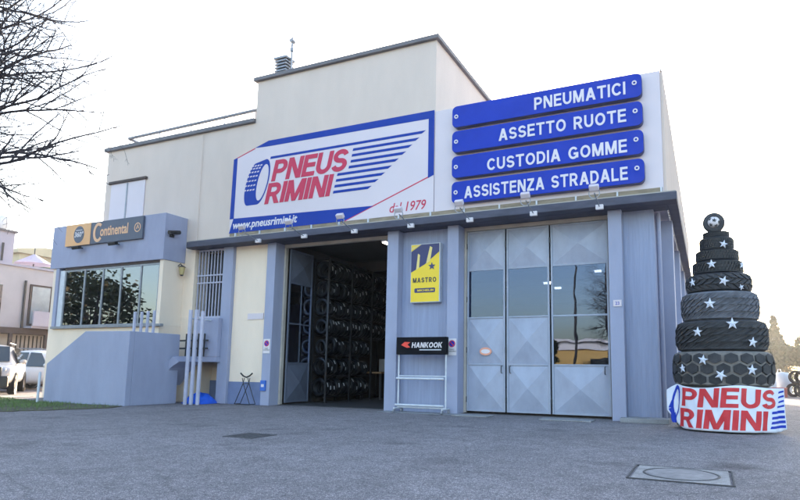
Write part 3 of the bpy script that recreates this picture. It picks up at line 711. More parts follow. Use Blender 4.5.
no_parking(-0.43, 1.50, -0.002, 'no parking driveway sign on the pilaster left of the open garage')
no_parking(5.47, 1.45, -0.002, 'no parking driveway sign on the pilaster beside the tyre stand')
o = tag(recentre(MB().box(-0.56, -0.38, -0.06, -0.003, 0.42, 0.72).build('junction_box', mk('box_blue', (0.03, 0.13, 0.50), 0.4, 0.1), bevel=0.01), (-0.47, 0, 0.42)), 'small bright blue utility box low on a pilaster beside the open garage', 'box')
MB().box(-0.52, -0.42, -0.0635, -0.0605, 0.53, 0.61).build('label_plate', LETW, o)

o = thing('lightbox_sign', 'yellow and navy light box sign reading MASTRO beside the open garage', 'sign', (4.63, 0.28, 2.85))
MB().box(4.20, 5.06, 0.10, 0.278, 2.83, 4.40).build('case', WMETAL, o, bevel=0.012)
ff = facing(0.099)
MB().prism([(4.22, 2.85), (5.04, 2.85), (5.04, 4.38), (4.22, 4.38)], lambda x, z: (x, 0.0985, z), lambda x, z: (x, 0.094, z)).build('yellow_face', YEL, o)
flat('navy_field', [[(4.22, 3.64), (4.62, 3.84), (5.04, 4.16), (5.04, 4.38), (4.52, 4.38), (4.22, 4.20)]], NAVY, o, 0.004, 0.0935)
flat('yellow_bar', [[(4.37, 3.70), (4.46, 3.76), (4.48, 4.10), (4.42, 4.14)], [(4.66, 3.85), (4.78, 3.93), (4.84, 4.28), (4.77, 4.32)], [(4.22, 4.24), (4.22, 4.30), (4.46, 4.378), (4.52, 4.378)]], mk('pale_yellow', (0.75, 0.60, 0.20), 0.5, 0.05), o, 0.006, 0.0935)
def starpoly(cx, cz, r, rot=90, inner=0.42): return [(cx+(r if k % 2 == 0 else r*inner)*math.cos(R(rot+36*k)), cz+(r if k % 2 == 0 else r*inner)*math.sin(R(rot+36*k))) for k in range(10)]
flat('star_mark', [starpoly(4.83, 3.78, 0.11)], NAVY, o, 0.006, 0.0935)
letters('lettering', 'MASTRO', 4.28, 4.96, 3.36, 3.49, facing(0.0935), DMETAL, o, gap=.2, thick=0.005)
MB().prism(rounded(4.33, 4.93, 3.09, 3.21, 0.03), lambda x, z: (x, 0.093, z), lambda x, z: (x, 0.089, z)).build('maker_strip', NAVY, o)
letters('lettering', 'MICHELIN', 4.42, 4.89, 3.125, 3.175, facing(0.0885), YEL, o, thick=0.004)

o = thing('tyre_stand', 'white tubular tyre display stand with a black maker header', 'display stand', (4.72, -0.3, 0))
fr = MB()
for x in (4.10, 5.42):
    fr.tube([(x, -0.26, 0.10), (x, -0.26, 1.48)], 0.022, 8)
fr.tube([(4.10, -0.26, 0.14), (5.42, -0.26, 0.14)], 0.022, 8)
for z in (0.86,): fr.tube([(4.06, -0.30, z), (5.38, -0.30, z)], 0.030, 8); 
fr.tube([(4.06, -0.34, 0.20), (5.40, -0.34, 0.20)], 0.028, 8); fr.tube([(4.10, -0.26, 0.92), (5.42, -0.26, 0.92)], 0.016, 8)
for x in (4.10, 5.42): fr.tube([(x, -0.05, 0.12), (x, -0.48, 0.12)], 0.022, 8)
fr.build('frame', WMETAL, o, smooth=50)
for x, y in ((4.10, -0.06), (5.42, -0.06), (4.10, -0.47), (5.42, -0.47)):
    MB().lathe([(0.005, -0.02), (0.05, -0.02), (0.05, 0.02), (0.005, 0.02)], (x, y, 0.052), 'x', 14, closed=True).build('caster', GMETAL, o, smooth=40)
MB().box(4.06, 5.46, -0.34, -0.20, 1.46, 1.90).build('header', HEAD, o, bevel=0.01)
letters('lettering', 'HANKOOK', 4.50, 5.36, 1.63, 1.765, facing(-0.341), LETW, o, shear=0.15, gap=.10, thick=0.006)
flat('swoosh', [[(4.20, 1.70), (4.30, 1.78), (4.46, 1.77), (4.38, 1.71), (4.46, 1.64), (4.36, 1.63)]], mk('logo_red', (0.75, 0.05, 0.03), 0.5, 0.05), o, 0.005, -0.3405)
m = MB(); m.prism([(0, 0), (1, 0), (1, 1), (0, 1)], lambda x, z: (4.72+x*0.6, -0.3405, 1.565+z*0.025), lambda x, z: (4.72+x*0.6, -0.343, 1.565+z*0.025)); m.build('underline', WMETAL, o)

# ------------------------------------------------------------------ small things by the entrance
m = MB(); rgt = random.Random(5); n1, n2 = 14, 10
for i in range(n1):
    for j in range(n2):
        u, v = i/(n1-1)*2-1, j/(n2-1)*2-1
        h = 0.34*max(0, (1-u*u))**0.6*max(0, (1-v*v))**0.6*(0.8+0.3*rgt.random())
        m.v.append((-2.62+u*0.42, -0.28+v*0.33, 0.005+h))
for i in range(n1-1):
    for j in range(n2-1): a = i*n2+j; m.f.append((a, a+n2, a+n2+1, a+1)); m.m.append(0)
tag(recentre(m.build('tarpaulin', TARP, smooth=25), (-2.62, -0.28, 0)), 'crumpled bright blue tarpaulin on the ground under the landing', 'tarpaulin')
o = thing('folding_stand', 'thin black folding metal stand with two horns in front of the blue dado', 'stand', (-1.02, -0.15, 0))
m = MB()
for y in (-0.25, -0.02):
    m.tube([(-1.30, y, 0.03), (-1.02, y, 0.62), (-0.98, y, 0.78)], 0.011, 6); m.tube([(-0.74, y, 0.03), (-1.0, y, 0.60), (-1.06, y, 0.78)], 0.011, 6)
for x, z in ((-1.30, 0.03), (-0.74, 0.03), (-1.02, 0.62)): m.tube([(x, -0.25, z), (x, -0.02, z)], 0.011, 6)
m.tube([(-1.32, -0.25, 0.03), (-0.72, -0.25, 0.03)], 0.012, 6)
m.build('legs', BLACK, o)
m = MB(); m.tube([(-1.24, -0.13, 0.92), (-1.14, -0.13, 0.84), (-1.02, -0.13, 0.80), (-0.90, -0.13, 0.84), (-0.80, -0.13, 0.92)], 0.022, 6); m.build('horns', BLACK, o)

# manhole and patch
o = thing('manhole_cover', 'rectangular concrete manhole slab with round iron lid in the forecourt', 'manhole cover', (11.03, -6.7, 0))
a = R(2)
fr = MB(); fr.box(10.56, 11.50, -7.16, -6.26, 0.001, 0.012); fr.build('slab', mk('slab_concrete', (0.31, 0.285, 0.275), 0.9, 0.25, 6, 0.4, 60, fine=0.2), o, bevel=0.008)
m = MB(); m.box(10.52, 11.54, -7.18, -7.165, 0.001, 0.014); m.box(10.52, 11.54, -6.255, -6.24, 0.001, 0.014); m.box(10.52, 10.535, -7.164, -6.256, 0.001, 0.014); m.box(11.525, 11.54, -7.164, -6.256, 0.001, 0.014); m.build('frame', IRON2, o)
MB().lathe([(0.0, 0.018), (0.34, 0.018), (0.36, 0.008)], (11.03, -6.71, 0), 'z', 40).build('lid', IRON, o)
MB().lathe([(0.365, 0.006), (0.365, 0.018), (0.385, 0.018), (0.39, 0.012)], (11.03, -6.71, 0), 'z', 40).build('ring', IRON2, o)
o = thing('drain_cover', 'small dark iron drain cover in the asphalt before the open garage', 'drain cover', (4.56, -6.1, 0))
MB().box(4.26, 4.86, -6.4, -5.8, 0.001, 0.010).build('lid', IRON2, o, bevel=0.004)
m = MB()
for i in range(5): m.box(4.33+i*0.1, 4.38+i*0.1, -6.33, -5.87, 0.0102, 0.016)
m.build('ribs', IRON2, o)
o = tag(recentre(MB().tube([(-6.39, -2.69, 0.03), (-6.39, -2.69, 0.85), (-6.39, -2.69, 0.9)], [0.035, 0.035, 0.02], 10).build('bollard', WMETAL, smooth=40), (-6.39, -2.69, 0)), 'thin grey post standing in the grass before the parked cars', 'bollard')

# ------------------------------------------------------------------ interior: lamps, racks, tyres
o = thing('ceiling_lamp', 'lit ceiling lamp seen at the top right of the open garage', 'lamp', (3.05, 1.3, 4.68), 'ceiling lamps inside the garage')
MB().box(2.97, 3.13, 0.62, 2.0, 4.69, 4.74).build('housing', WMETAL, o)
MB().box(2.99, 3.11, 0.65, 1.97, 4.655, 4.689).build('tube', TUBE, o)
for y in (0.8, 1.8): MB().tube([(3.05, y, 4.74), (3.05, y, 4.90)], 0.01, 6).build('hanger', GMETAL, o)
for x, z, l in ((8.3, 4.22, 'small lit lamp hanging behind the top pane of the right door leaf'), (6.66, 3.92, 'small lit lamp hanging behind the middle door leaf, upper one'), (7.02, 3.74, 'small lit lamp hanging at the joint of the middle and right door leaves')):
    o = thing('ceiling_lamp', l, 'lamp', (x, 5.0, z), 'ceiling lamps inside the garage')
    MB().box(x-0.17, x+0.17, 4.93, 5.07, z+0.03, z+0.07).build('housing', WMETAL, o)
    MB().box(x-0.10, x+0.10, 4.95, 5.05, z-0.03, z+0.029).build('tube', TUBE2, o)
    MB().tube([(x, 5.0, z+0.07), (x, 5.0, 4.90)], 0.01, 6).build('hanger', GMETAL, o)
o = thing('bulb_lamp', 'small warm bulb glowing deep among the tyre racks', 'lamp', (1.3, 8.2, 3.1))
MB().tube([(1.3, 8.2, 3.1), (1.3, 8.2, 4.89)], 0.008, 5).build('cord', BLACK, o)
MB().lathe([(0.0, -0.05), (0.04, -0.03), (0.05, 0), (0.03, 0.05), (0.0, 0.07)], (1.3, 8.2, 3.05), 'z', 12).build('bulb', BULB, o, smooth=60)

rows = [0.20, 0.86, 1.52, 2.16, 2.76, 3.36, 3.96]
def rack(y0, bays, x0, label, low):
    o = thing('tyre_rack', label, 'rack', (x0, y0, 0), 'tyre racks in the garage')
    n = len(bays)
    m = MB()
    for i in range(n+1):
        for x in (x0, x0+0.55): m.box(x-0.03, x+0.03, y0+i*1.35-0.03, y0+i*1.35+0.03, 0.012, 4.62)
    m.build('post', BLACK, o)
    m = MB()
    for i in range(n):
        for k, z in enumerate(rows):
            if k < bays[i]: continue
            for x in (x0+0.10, x0+0.45): m.box(x-0.02, x+0.02, y0+i*1.35+0.03, y0+(i+1)*1.35-0.03, z-0.03, z)
    m.box(x0-0.02, x0+0.57, y0+0.031, y0+n*1.35, 4.55, 4.60)
    m.build('beam', BLACK, o)
    return o
BAYS = [0, 0, 3, 3, 0, 0]
RY = 1.86; RX = -0.18
rack(RY, BAYS, RX, 'tall dark steel rack full of tyres along the left garage wall', 0)
RYR, RZ = 0.30, 0.30
prof = [(0.19, -0.085), (0.22, -0.10), (0.27, -0.105), (0.295, -0.085), (0.302, -0.05), (0.304, 0), (0.302, 0.05), (0.295, 0.085), (0.27, 0.105), (0.22, 0.10), (0.19, 0.085)]
first = None; rt_ = random.Random(11)
for i, b in enumerate(BAYS):
    for k, z in enumerate(rows):
        if k < b: continue
        cnt = 6 if rt_.random() < 0.85 else 5
        for q in range(cnt):
            if rt_.random() < 0.09: continue
            sc = rt_.uniform(0.80, 1.0)
            yy = RY+i*1.35+0.14+q*0.215
            if first is None:
                tm = MB().lathe(prof, (0, 0, 0), 'y', 22)
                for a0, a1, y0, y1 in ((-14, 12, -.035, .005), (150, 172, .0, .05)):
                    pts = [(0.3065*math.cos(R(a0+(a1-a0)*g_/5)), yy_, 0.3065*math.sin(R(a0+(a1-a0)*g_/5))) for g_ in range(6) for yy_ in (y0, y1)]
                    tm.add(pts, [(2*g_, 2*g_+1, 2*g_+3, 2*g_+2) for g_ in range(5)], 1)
                first = tm.build('car_tyre', [TYREIN, GLINT], smooth=50); t = first
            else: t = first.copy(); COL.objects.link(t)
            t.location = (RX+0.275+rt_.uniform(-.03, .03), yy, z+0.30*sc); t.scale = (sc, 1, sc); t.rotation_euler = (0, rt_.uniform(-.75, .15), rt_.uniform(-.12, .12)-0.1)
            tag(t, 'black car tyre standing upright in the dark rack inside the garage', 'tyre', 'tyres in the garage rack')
o = thing('workbench', 'dark workbench under the racks inside the open garage', 'workbench', (0.1, 5.9, 0))
MB().box(-0.2, 0.75, 4.65, 7.2, 0.92, 0.98).build('top', CARD, o)
m = MB()
for x in (-0.12, 0.68):
    for y in (4.75, 7.1): m.box(x-0.04, x+0.04, y-0.04, y+0.04, 0.012, 0.919)
m.build('legs', DMETAL, o)
tag(recentre(MB().box(0.10, 0.62, 5.6, 6.25, 0.982, 1.45).build('carton', mk('carton_grey', (0.35, 0.32, 0.32), 0.8, 0.15, 4), bevel=0.01), (0.35, 5.9, 0.98)), 'pale grey carton on the workbench inside the garage', 'carton')

# ------------------------------------------------------------------ tyre stack
SX, SY = 11.60, -0.70
def lugs(mb, rad, z0, z1, n, rows_, depth, style, mat=1, seed=0):
    hh = (z1-z0)/rows_; rr = random.Random(seed)
    for r in range(rows_):
        for i in range(n):
            a0 = 2*math.pi*(i+(0.5 if r % 2 else 0))/n; da = 2*math.pi/n
            za, zb = z0+r*hh, z0+(r+1)*hh
            if style == 'chevron':
                s = da*0.42*(1 if r % 2 else -1)
                q = [(a0+da*.12-s, za+hh*.08), (a0+da*.80-s, za+hh*.08), (a0+da*.80+s, zb-hh*.08), (a0+da*.12+s, zb-hh*.08)]
            elif style == 'hex':
                cz = (za+zb)/2
                q = [(a0+da*.10, cz-hh*.25), (a0+da*.5, cz-hh*.53), (a0+da*.90, cz-hh*.25), (a0+da*.90, cz+hh*.25), (a0+da*.5, cz+hh*.53), (a0+da*.10, cz+hh*.25)]
                q = [(a, min(max(z, z0+.005), z1-.005)) for a, z in q]
            else:
                s = da*0.55
                q = [(a0+da*.1-s, za+hh*.05), (a0+da*.72-s, za+hh*.05), (a0+da*.72+s, zb-hh*.05), (a0+da*.1+s, zb-hh*.05)]
            def at(a, z, f):
                e = 2*(z-(z0+z1)/2)/(z1-z0); rad2 = (rad-0.06*rad*abs(e)**4)+f
                return (SX+rad2*math.cos(a), SY+rad2*math.sin(a), z)
            k = depth*rr.uniform(0.85, 1.1)
            mb.prism(q, lambda a, z: at(a, z, -0.02), lambda a, z: at(a, z, k), mat)
def stars_on(o, rad, lst):
    for dx, z, r, rot in lst:
        th = math.asin(max(-.97, min(.97, dx/rad)))      # to the right of the stack's front
        n = Vector((math.sin(th)*1.0, -math.cos(th), 0)); u = Vector((math.cos(th), math.sin(th), 0))
        c = Vector((SX, SY, z))+n*(rad+0.03)
        m = MB(); P = starpoly(0, 0, r, rot, 0.40)
        back = [c+u*a+Vector((0, 0, b)) for a, b in P]; front = [p+n*0.012 for p in back]
        k = len(P); m.add(back+front+[c+n*0.035], [tuple(range(k-1, -1, -1))]+[(i, (i+1) % k, k+(i+1) % k, k+i) for i in range(k)]+[(k+i, k+(i+1) % k, 2*k) for i in range(k)])
        m.build('star', STARW, o)
def big_tyre(rad, z0, z1, label, mats, lug=None, stars=()):
    o = thing('stacked_tyre', label, 'tyre', (SX, SY, z0), 'tyres stacked into a tower')
    h = z1-z0; e = min(0.09, h*0.22)
    pr = [(rad*0.55, z0+h*0.10), (rad*0.70, z0+0.004), (rad*0.88, z0+0.003), (rad-e*0.35, z0+e*0.45), (rad-0.03, z0+e*1.2), (rad-0.022, (z0+z1)/2), (rad-0.03, z1-e*1.2), (rad-e*0.35, z1-e*0.45), (rad*0.88, z1-0.003), (rad*0.70, z1-0.004), (rad*0.55, z1-h*0.10)]
    m = MB(); m.lathe(pr, (SX, SY, 0), 'z', 72)
    m.build('casing', mats[0], o, smooth=50)
    if lug:
        m = MB(); lugs(m, rad-0.012, z0+e*0.35, z1-e*0.35, lug[0], lug[1], lug[2], lug[3], 0, lug[0]); m.build('tread', mats[1], o)
    else:
        m = MB()
        nn = 46
        for i in range(nn):
            for r in range(3):
                a = 2*math.pi*(i+0.5*(r % 2))/nn; zc = z0+h*(0.28+0.22*r); d = 0.35*2*math.pi/nn
                def at(a_, z, f): return (SX+(rad-0.03+f)*math.cos(a_), SY+(rad-0.03+f)*math.sin(a_), z)
                m.prism([(a-d-.02, zc-h*.09), (a+d-.02, zc-h*.09), (a+d+.02, zc+h*.09), (a-d+.02, zc+h*.09)], lambda p, z: at(p, z, -.01), lambda p, z: at(p, z, .018))
        m.build('tread', mats[1], o)
    stars_on(o, rad, stars)
    return o
k = 0.0198
big_tyre(0.90, 0.0, 0.83, 'lowest tyre of the tower, wrapped in the white banner', (RUBG, RUBB), (22, 3, 0.03, 'hex'))
big_tyre(0.905, 0.832, 1.50, 'large dusty tyre with net tread and four stars, just above the banner', (RUBG, RUBB), (20, 3, 0.032, 'hex'),
         [((687.5-722)*k, 1.17, .085, 95), ((705-721.5)*k, 1.33, .10, 80), ((719-721.5)*k, 1.05, .11, 60), ((744.5-721.5)*k, 1.15, .105, 85)])
big_tyre(0.835, 1.502, 2.09, 'dark knobbly tyre with three stars, second above the banner', (RUBW, RUBB), (26, 4, 0.03, 'block'),
         [((701-721)*k, 1.86, .10, 85), ((730-721)*k, 2.0, .115, 90), ((746-721)*k, 1.66, .10, 80)])
big_tyre(0.715, 2.092, 2.655, 'pale grey worn tyre with slanted lugs and a single star', (RUBL, RUBP), (30, 4, 0.022, 'block'),
         [((711-719.5)*k, 2.40, .115, 88)])
big_tyre(0.605, 2.657, 3.03, 'black lugged tyre with three stars resting on the pale worn tyre', (RUB, RUBW), (24, 3, 0.025, 'chevron'),
         [((696.5-719)*k, 2.86, .085, 95), ((723-719)*k, 2.84, .10, 70), ((737.5-719)*k, 2.72, .06, 40)])
big_tyre(0.485, 3.032, 3.30, 'black car tyre with two stars in the upper half of the tower', (RUB, RUB), None, [((712.5-717.8)*k, 3.20, .095, 92), ((738-717.8)*k, 3.18, .08, 80)])
big_tyre(0.415, 3.302, 3.53, 'plain black car tyre without a star in the upper half of the tower', (RUB, RUB))
big_tyre(0.335, 3.532, 3.79, 'smaller black tyre with one star near the top of the tower', (RUB, RUB), None, [((722-716.5)*k, 3.61, .085, 75)])
big_tyre(0.26, 3.792, 3.92, 'smallest flat lying tyre directly under the upright tyre', (RUB, RUB))
o = thing('stacked_tyre', 'small tyre standing upright on top of the tyre tower', 'tyre', (SX, SY, 3.92), 'tyres stacked into a tower')
MB().lathe([(0.10, -0.06), (0.13, -0.075), (0.18, -0.075), (0.205, -0.05), (0.21, 0), (0.205, 0.05), (0.18, 0.075), (0.13, 0.075), (0.10, 0.06)], (SX-0.03, SY, 4.13), 'y', 32).build('casing', RUBW, o, smooth=50)
MB().lathe([(0.0, -0.03), (0.105, -0.03), (0.105, 0.03), (0.0, 0.03)], (SX-0.03, SY, 4.13), 'y', 24).build('hub', RUB, o)
o = thing('football', 'white and black football set in the upright tyre on top', 'ball', (SX-0.03, SY-0.07, 4.03))
m = MB(); m.lathe([(0.115*math.sin(R(a)), -0.115*math.cos(R(a))) for a in range(0, 181, 12)], (SX-0.03, SY-0.06, 4.135), 'z', 24); m.build('ball', LETW, o, smooth=60)
m = MB(); cc = Vector((SX-0.03, SY-0.06, 4.135))
for th, ph in ((5, 8), (62, -8), (-48, 30), (-40, -38), (35, -52), (20, 66)):
    n = Vector((math.sin(R(th))*math.cos(R(ph)), -math.cos(R(th))*math.cos(R(ph)), math.sin(R(ph)))); u = n.orthogonal().normalized(); v = n.cross(u)
    m.add([cc+n*0.118]+[cc+(n+u*0.38*math.cos(R(72*j))+v*0.38*math.sin(R(72*j))).normalized()*0.1165 for j in range(5)], [(0, 1+j, 1+(j+1) % 5) for j in range(5)])
m.build('pentagon', BLACK, o)

# banner wrapped round the base of the tower
def ban(s, z, h):
    # s in [-1.12, 1.12] metres-ish along, z height
    rad = 1.0; tilt = R(5.0)
    L = 1.02; e = abs(s)
    if e < L: th = s/rad; x = rad*math.sin(th); y = -rad*math.cos(th); nx, ny = math.sin(th), -math.cos(th)
    else:
        th = math.copysign(L/rad, s); d = e-L; x = rad*math.sin(th)+math.copysign(d*math.cos(th)*1.05, s); y = -rad*math.cos(th)+d*math.sin(abs(th))*0.25; nx, ny = math.sin(th)*0.6, -0.8
    wv = 0.012*math.sin(9*s+2.1*z)+0.010*math.sin(17*s-5*z)*(1-z)+0.006*math.sin(31*s+z*9)
    f = h+wv+0.05*(0.8-z)*0.6
    x += nx*f; y += ny*f
    sag = 0.02*math.sin(5*s+1)
    return (SX+x+0.01, SY+y+0.02, 0.02+z*1.0+sag*z)
Bn = thing('banner', 'white cloth banner reading PNEUS RIMINI wrapped round the tyre tower base', 'banner', (SX, SY-1.0, 0))
m = MB(); NU, NV = 80, 20; S0, S1 = -1.34, 1.26
def ztop(s): return 0.82+0.02*math.sin(4*s)-(0.10*max(0, -s-1.0)/0.3 if s < -1.0 else 0)-(0.05*max(0, s-1.0) if s > 1 else 0)
def zbot(s): return 0.015+(0.30*max(0, (-s-0.85))/0.45 if s < -0.85 else 0)+(0.05*max(0, s-1.05)/0.2)
for i in range(NU+1):
    s = S0+(S1-S0)*i/NU
    for j in range(NV+1):
        z = zbot(s)+(ztop(s)-zbot(s))*j/NV; m.v.append(ban(s, z, 0.0))
for i in range(NU):
    for j in range(NV): a = i*(NV+1)+j; m.f.append((a, a+NV+1, a+NV+2, a+1)); m.m.append(0)
bo = m.build('cloth', BANN, Bn, smooth=60); sol = bo.modifiers.new('thickness', 'SOLIDIFY'); sol.thickness = 0.004
def banner_polys(name, polys, mat, h=0.004):
    # subdivide convex quads finely so that they follow the cloth
    m = MB()
    for kx, q in enumerate(polys):
        if len(q) == 4:
            A, Bq, Cq, D = [Vector(p) for p in q]; nu = max(1, int(max((Bq-A).length, (Cq-D).length)/0.03)); nv = max(1, int(max((D-A).length, (Cq-Bq).length)/0.03))
            o0 = len(m.v)
            for i in range(nu+1):
                for j in range(nv+1):
                    p = (A.lerp(Bq, i/nu)).lerp(D.lerp(Cq, i/nu), j/nv); m.v.append(ban(p.x, p.y, h+0.0006*(kx % 7)))
            for i in range(nu):
                for j in range(nv): a = o0+i*(nv+1)+j; m.f.append((a, a+nv+1, a+nv+2, a+1)); m.m.append(0)
        else:
            m.add([ban(p[0], p[1], h+0.0006*(kx % 7)) for p in q], [tuple(range(len(q)))])
    return m.build(name, mat, Bn)
def banner_word(s, x0, x1, z0, z1, sh=0.12):
    polys, w = words(s, gap=.07); sx = (x1-x0-sh*(z1-z0))/w; out = []
    for q, kk in polys: out.append([(x0+p[0]*sx+sh*p[1]*(z1-z0), z0+p[1]*(z1-z0)) for p in q])
    banner_polys('lettering', out, mk('banner_red'+s, (0.55, 0.02, 0.03), 0.6, 0.12, 6.0))
banner_word('PNEUS', -0.85, 0.98, 0.44, 0.79)
banner_word('RIMINI', -0.92, 0.74, 0.05, 0.40)
banner_polys('stripe', [[(x0, z), (1.24, z+.02), (1.24, z+.055), (x0+.02, z+.035)] for x0, z in ((1.08, .70), (1.06, .615), (1.06, .53), (1.02, .445))]+[[(x0, z), (1.23, z+.01), (1.23, z+.06), (x0+.02, z+.045)] for x0, z in ((.82, .345), (.80, .25), (.78, .165), (.76, .08))], SIGNB)
tt = []
ring_o = ell(-1.05, 0.46, 0.13, 0.36, 0.22, n=28); ring_i = ell(-1.035, 0.46, 0.085, 0.28, 0.22, n=28)
for i in range(28): j = (i+1) % 28; tt.append([ring_o[i], ring_o[j], ring_i[j], ring_i[i]])
tt += [[(-1.27, .36), (-1.14, .20), (-1.05, .13), (-1.12, .40)], [(-1.20, .50), (-1.27, .38), (-1.12, .38), (-1.10, .60)], [(-1.19, .26), (-1.08, .10), (-0.99, .12), (-1.06, .3)]]
banner_polys('tyre_emblem', tt, SIGNB)

# ------------------------------------------------------------------ cars
def car(name, label, loc, rz, paint, L, Wd, Hh, suv):
    o = thing(name, label, 'car', loc); loc = Vector(loc)
    hw = Wd/2; zb = 0.32 if suv else 0.24
    belt = 1.08 if suv else 0.95; hood = 1.08 if suv else 0.92
    # stations along x (front = +x): (x, width factor, belt z, top z, roof half width)
    st = [(L/2, .72, .62, .66, .55), (L/2-.10, .88, .80, .84, .66), (L/2-.30, .95, hood-.10, hood-.03, .70), (L/2-.95, .99, belt-.03, hood+.03, .70), (L/2-1.15, 1.0, belt, hood+.07, .70),
          (L/2-1.85, 1.0, belt+.02, Hh-.06, .60), (L/2-2.3, 1.0, belt+.03, Hh, .62), (-L/2+1.1, 1.0, belt+.05, Hh-.02, .62), (-L/2+.50, .98, belt+.06, Hh-.16, .58), (-L/2+.12, .95, belt+.02, belt+.10, .62), (-L/2, .84, .80, .84, .60)]
    m = MB(); kk = 8
    for x, wf, bz, tz, rw in st:
        w_ = hw*wf
        zb2 = zb+0.1 if x in (st[0][0], st[-1][0]) else zb
        pts = [(0, zb2), (w_*.86, zb2), (w_, zb2+.18), (w_*1.0, bz*.75), (w_*.985, bz), (hw*rw+(w_-hw*rw)*.45, bz+(tz-bz)*.5), (hw*rw, tz-.03*(tz-bz)), (0, tz+.03)]
        m.v += [(x, -y, z) for y, z in pts]
        m.v += [(x, y, z) for y, z in pts[1:-1][::-1]]
    n = 14
    for i in range(len(st)-1):
        for j in range(n): q = (j+1) % n; m.f.append((i*n+j, i*n+q, (i+1)*n+q, (i+1)*n+j)); m.m.append(0)
    m.f.append(tuple(range(n-1, -1, -1))); m.m.append(0); m.f.append(tuple((len(st)-1)*n+j for j in range(n))); m.m.append(0)
    b = m.build('body', paint, o, world=False, smooth=50)
    sb = b.modifiers.new('smooth', 'SUBSURF'); sb.levels = 2; sb.render_levels = 2
    def P(mb, nm, mat, par=o, **kw): return mb.build(nm, mat, par, world=False, **kw)
    # glass, a little proud of the body
    x0, x1 = L/2-1.12, L/2-1.86; zr = Hh-.13
    P(MB().add([(x0, -hw*.72, hood+.09), (x0, hw*.72, hood+.09), (x1+.04, hw*.60, zr+.02), (x1+.04, -hw*.60, zr+.02)], [(0, 1, 2, 3)]), 'windscreen', CARGL).location = (0.05, 0, 0.03)
    for s in (-1, 1):
        y0, y1 = hw*1.0*s, hw*.74*s
        q = [[(L/2-1.40, y0, belt+.05), (L/2-2.35, y0, belt+.07), (L/2-2.35, y1, zr+.01), (L/2-1.86, y1, zr-.02)], [(L/2-2.42, y0, belt+.07), (-L/2+1.15, y0, belt+.09), (-L/2+1.15, y1, zr), (L/2-2.42, y1, zr+.01)], [(-L/2+1.08, y0, belt+.10), (-L/2+.55, y0*.985, belt+.13), (-L/2+.75, y1, zr-.08), (-L/2+1.08, y1, zr)]]
        for f in q: P(MB().add(f, [(0, 1, 2, 3) if s < 0 else (3, 2, 1, 0)]), 'side_window', CARGL)
        mm = MB().lathe([(0.001, -.11), (.075, -.08), (.095, 0), (.075, .08), (.001, .11)], (L/2-1.40, s*(hw+.12), belt+.12), 'y', 10)
        P(mm, 'mirror', paint, smooth=60)
        P(MB().lathe([(0.001, -.04), (.08, -.03), (.10, 0), (.08, .04), (.001, .05)], (L/2-.22, s*hw*.70, hood-.22), 'y', 12), 'headlight', LAMPG, smooth=60)
        P(MB().tube([(L/2-1.95, s*hw*.56, Hh+.05), (-L/2+.8, s*hw*.56, Hh+.04)], .022, 6), 'roof_rail', GMETAL)
        for xw in (L/2-.85, -L/2+.85):
            r = 0.37 if suv else 0.32
            t = P(MB().lathe([(r*.6, -.10), (r*.92, -.11), (r, -.06), (r, .06), (r*.92, .11), (r*.6, .10)], (xw, s*(hw-.10), r), 'y', 28), 'wheel', RUB, smooth=40)
            mb = MB(); mb.lathe([(0.0, s*.085), (r*.58, s*.07), (r*.62, s*.10)], (xw, s*(hw-.10), r), 'y', 20)
            mb.build('rim', RIM, t, world=False)
            P(MB().lathe([(r*1.0, s*.02), (r*1.16, s*.035), (r*1.18, s*.0)], (xw, s*(hw-.012), r), 'y', 28), 'wheel_arch', BLACK)
    P(MB().box(L/2-.06, L/2+.03, -hw*(.62 if suv else .5), hw*(.62 if suv else .5), hood-.42, hood-(.08 if suv else .14)), 'grille', BLACK, bevel=.02)
    P(MB().box(L/2-.16, L/2+.06, -hw*.86, hw*.86, zb-.05, hood-.40), 'bumper', BLACK if suv else paint, bevel=.05)
    P(MB().box(L/2+.061, L/2+.07, -.26, .26, zb+.18, zb+.29), 'number_plate', LETW)
    o.rotation_euler = (0, 0, rz); return o
car('parked_car', 'white sport utility car with black grille parked at the left edge', (-13.9, 0.15, 0), R(-36), CARG, 4.6, 1.86, 1.86, True)
car('parked_car', 'small white hatchback parked between the sport utility car and the ramp wall', (-16.2, 3.65, 0), R(24), CARW, 4.1, 1.76, 1.76, False)

# ------------------------------------------------------------------ houses at left
Hs = thing('pale_house', 'pale two storey house with flat roof behind the parked cars', 'house', (-24, 3, 0))
MB().box(-30, -20.0, -6, 14, 2.9, 5.95).build('wall', HOUSEW, Hs)
MB().box(-30, -20.3, -6, 14, 0, 2.6).build('ground_floor_wall', TRIM, Hs)
MB().box(-30, -19.75, -6, 14, 2.602, 2.898).build('floor_band', BROWN, Hs)
MB().box(-30.1, -19.9, -6.1, 14.1, 5.952, 6.06).build('coping', HOUSEL, Hs)
up_ = MB().box(-29, -20.5, -5, 4.18, 6.062, 7.70).build('upper_storey', HOUSEL, Hs)
MB().box(-29.1, -20.4, -5.1, 4.28, 7.70, 7.80).build('coping', COPING, up_)
MB().box(-20.45, -20.40, 3.60, 3.68, 6.2, 7.1).build('flue_pipe', DMETAL, up_)
wd = MB().box(-20.002, -19.93, 4.85, 6.9, 3.05, 5.15).build('balcony_door', BROWN, Hs)
for y0, y1 in ((4.95, 5.85), (5.95, 6.8)): MB().box(-19.929, -19.915, y0, y1, 3.15, 5.05).build('pane', mk('house_pane', (0.30, 0.32, 0.34), 0.1, 0.3, 1.0), wd)
MB().tube([(-19.93, 4.60, 5.3), (-19.93, 4.60, 2.9)], 0.06, 8).build('drainpipe', DMETAL, Hs)
m = MB(); m.box(-19.3, -19.2, 4.7, 8.5, 3.0, 3.75); m.box(-19.999, -19.301, 4.7, 8.5, 2.9, 3.0); m.build('balcony', HOUSEL, Hs)
MB().box(-19.995, -19.93, 2.2, 3.55, 3.5, 4.95).build('window', CARGL, Hs)
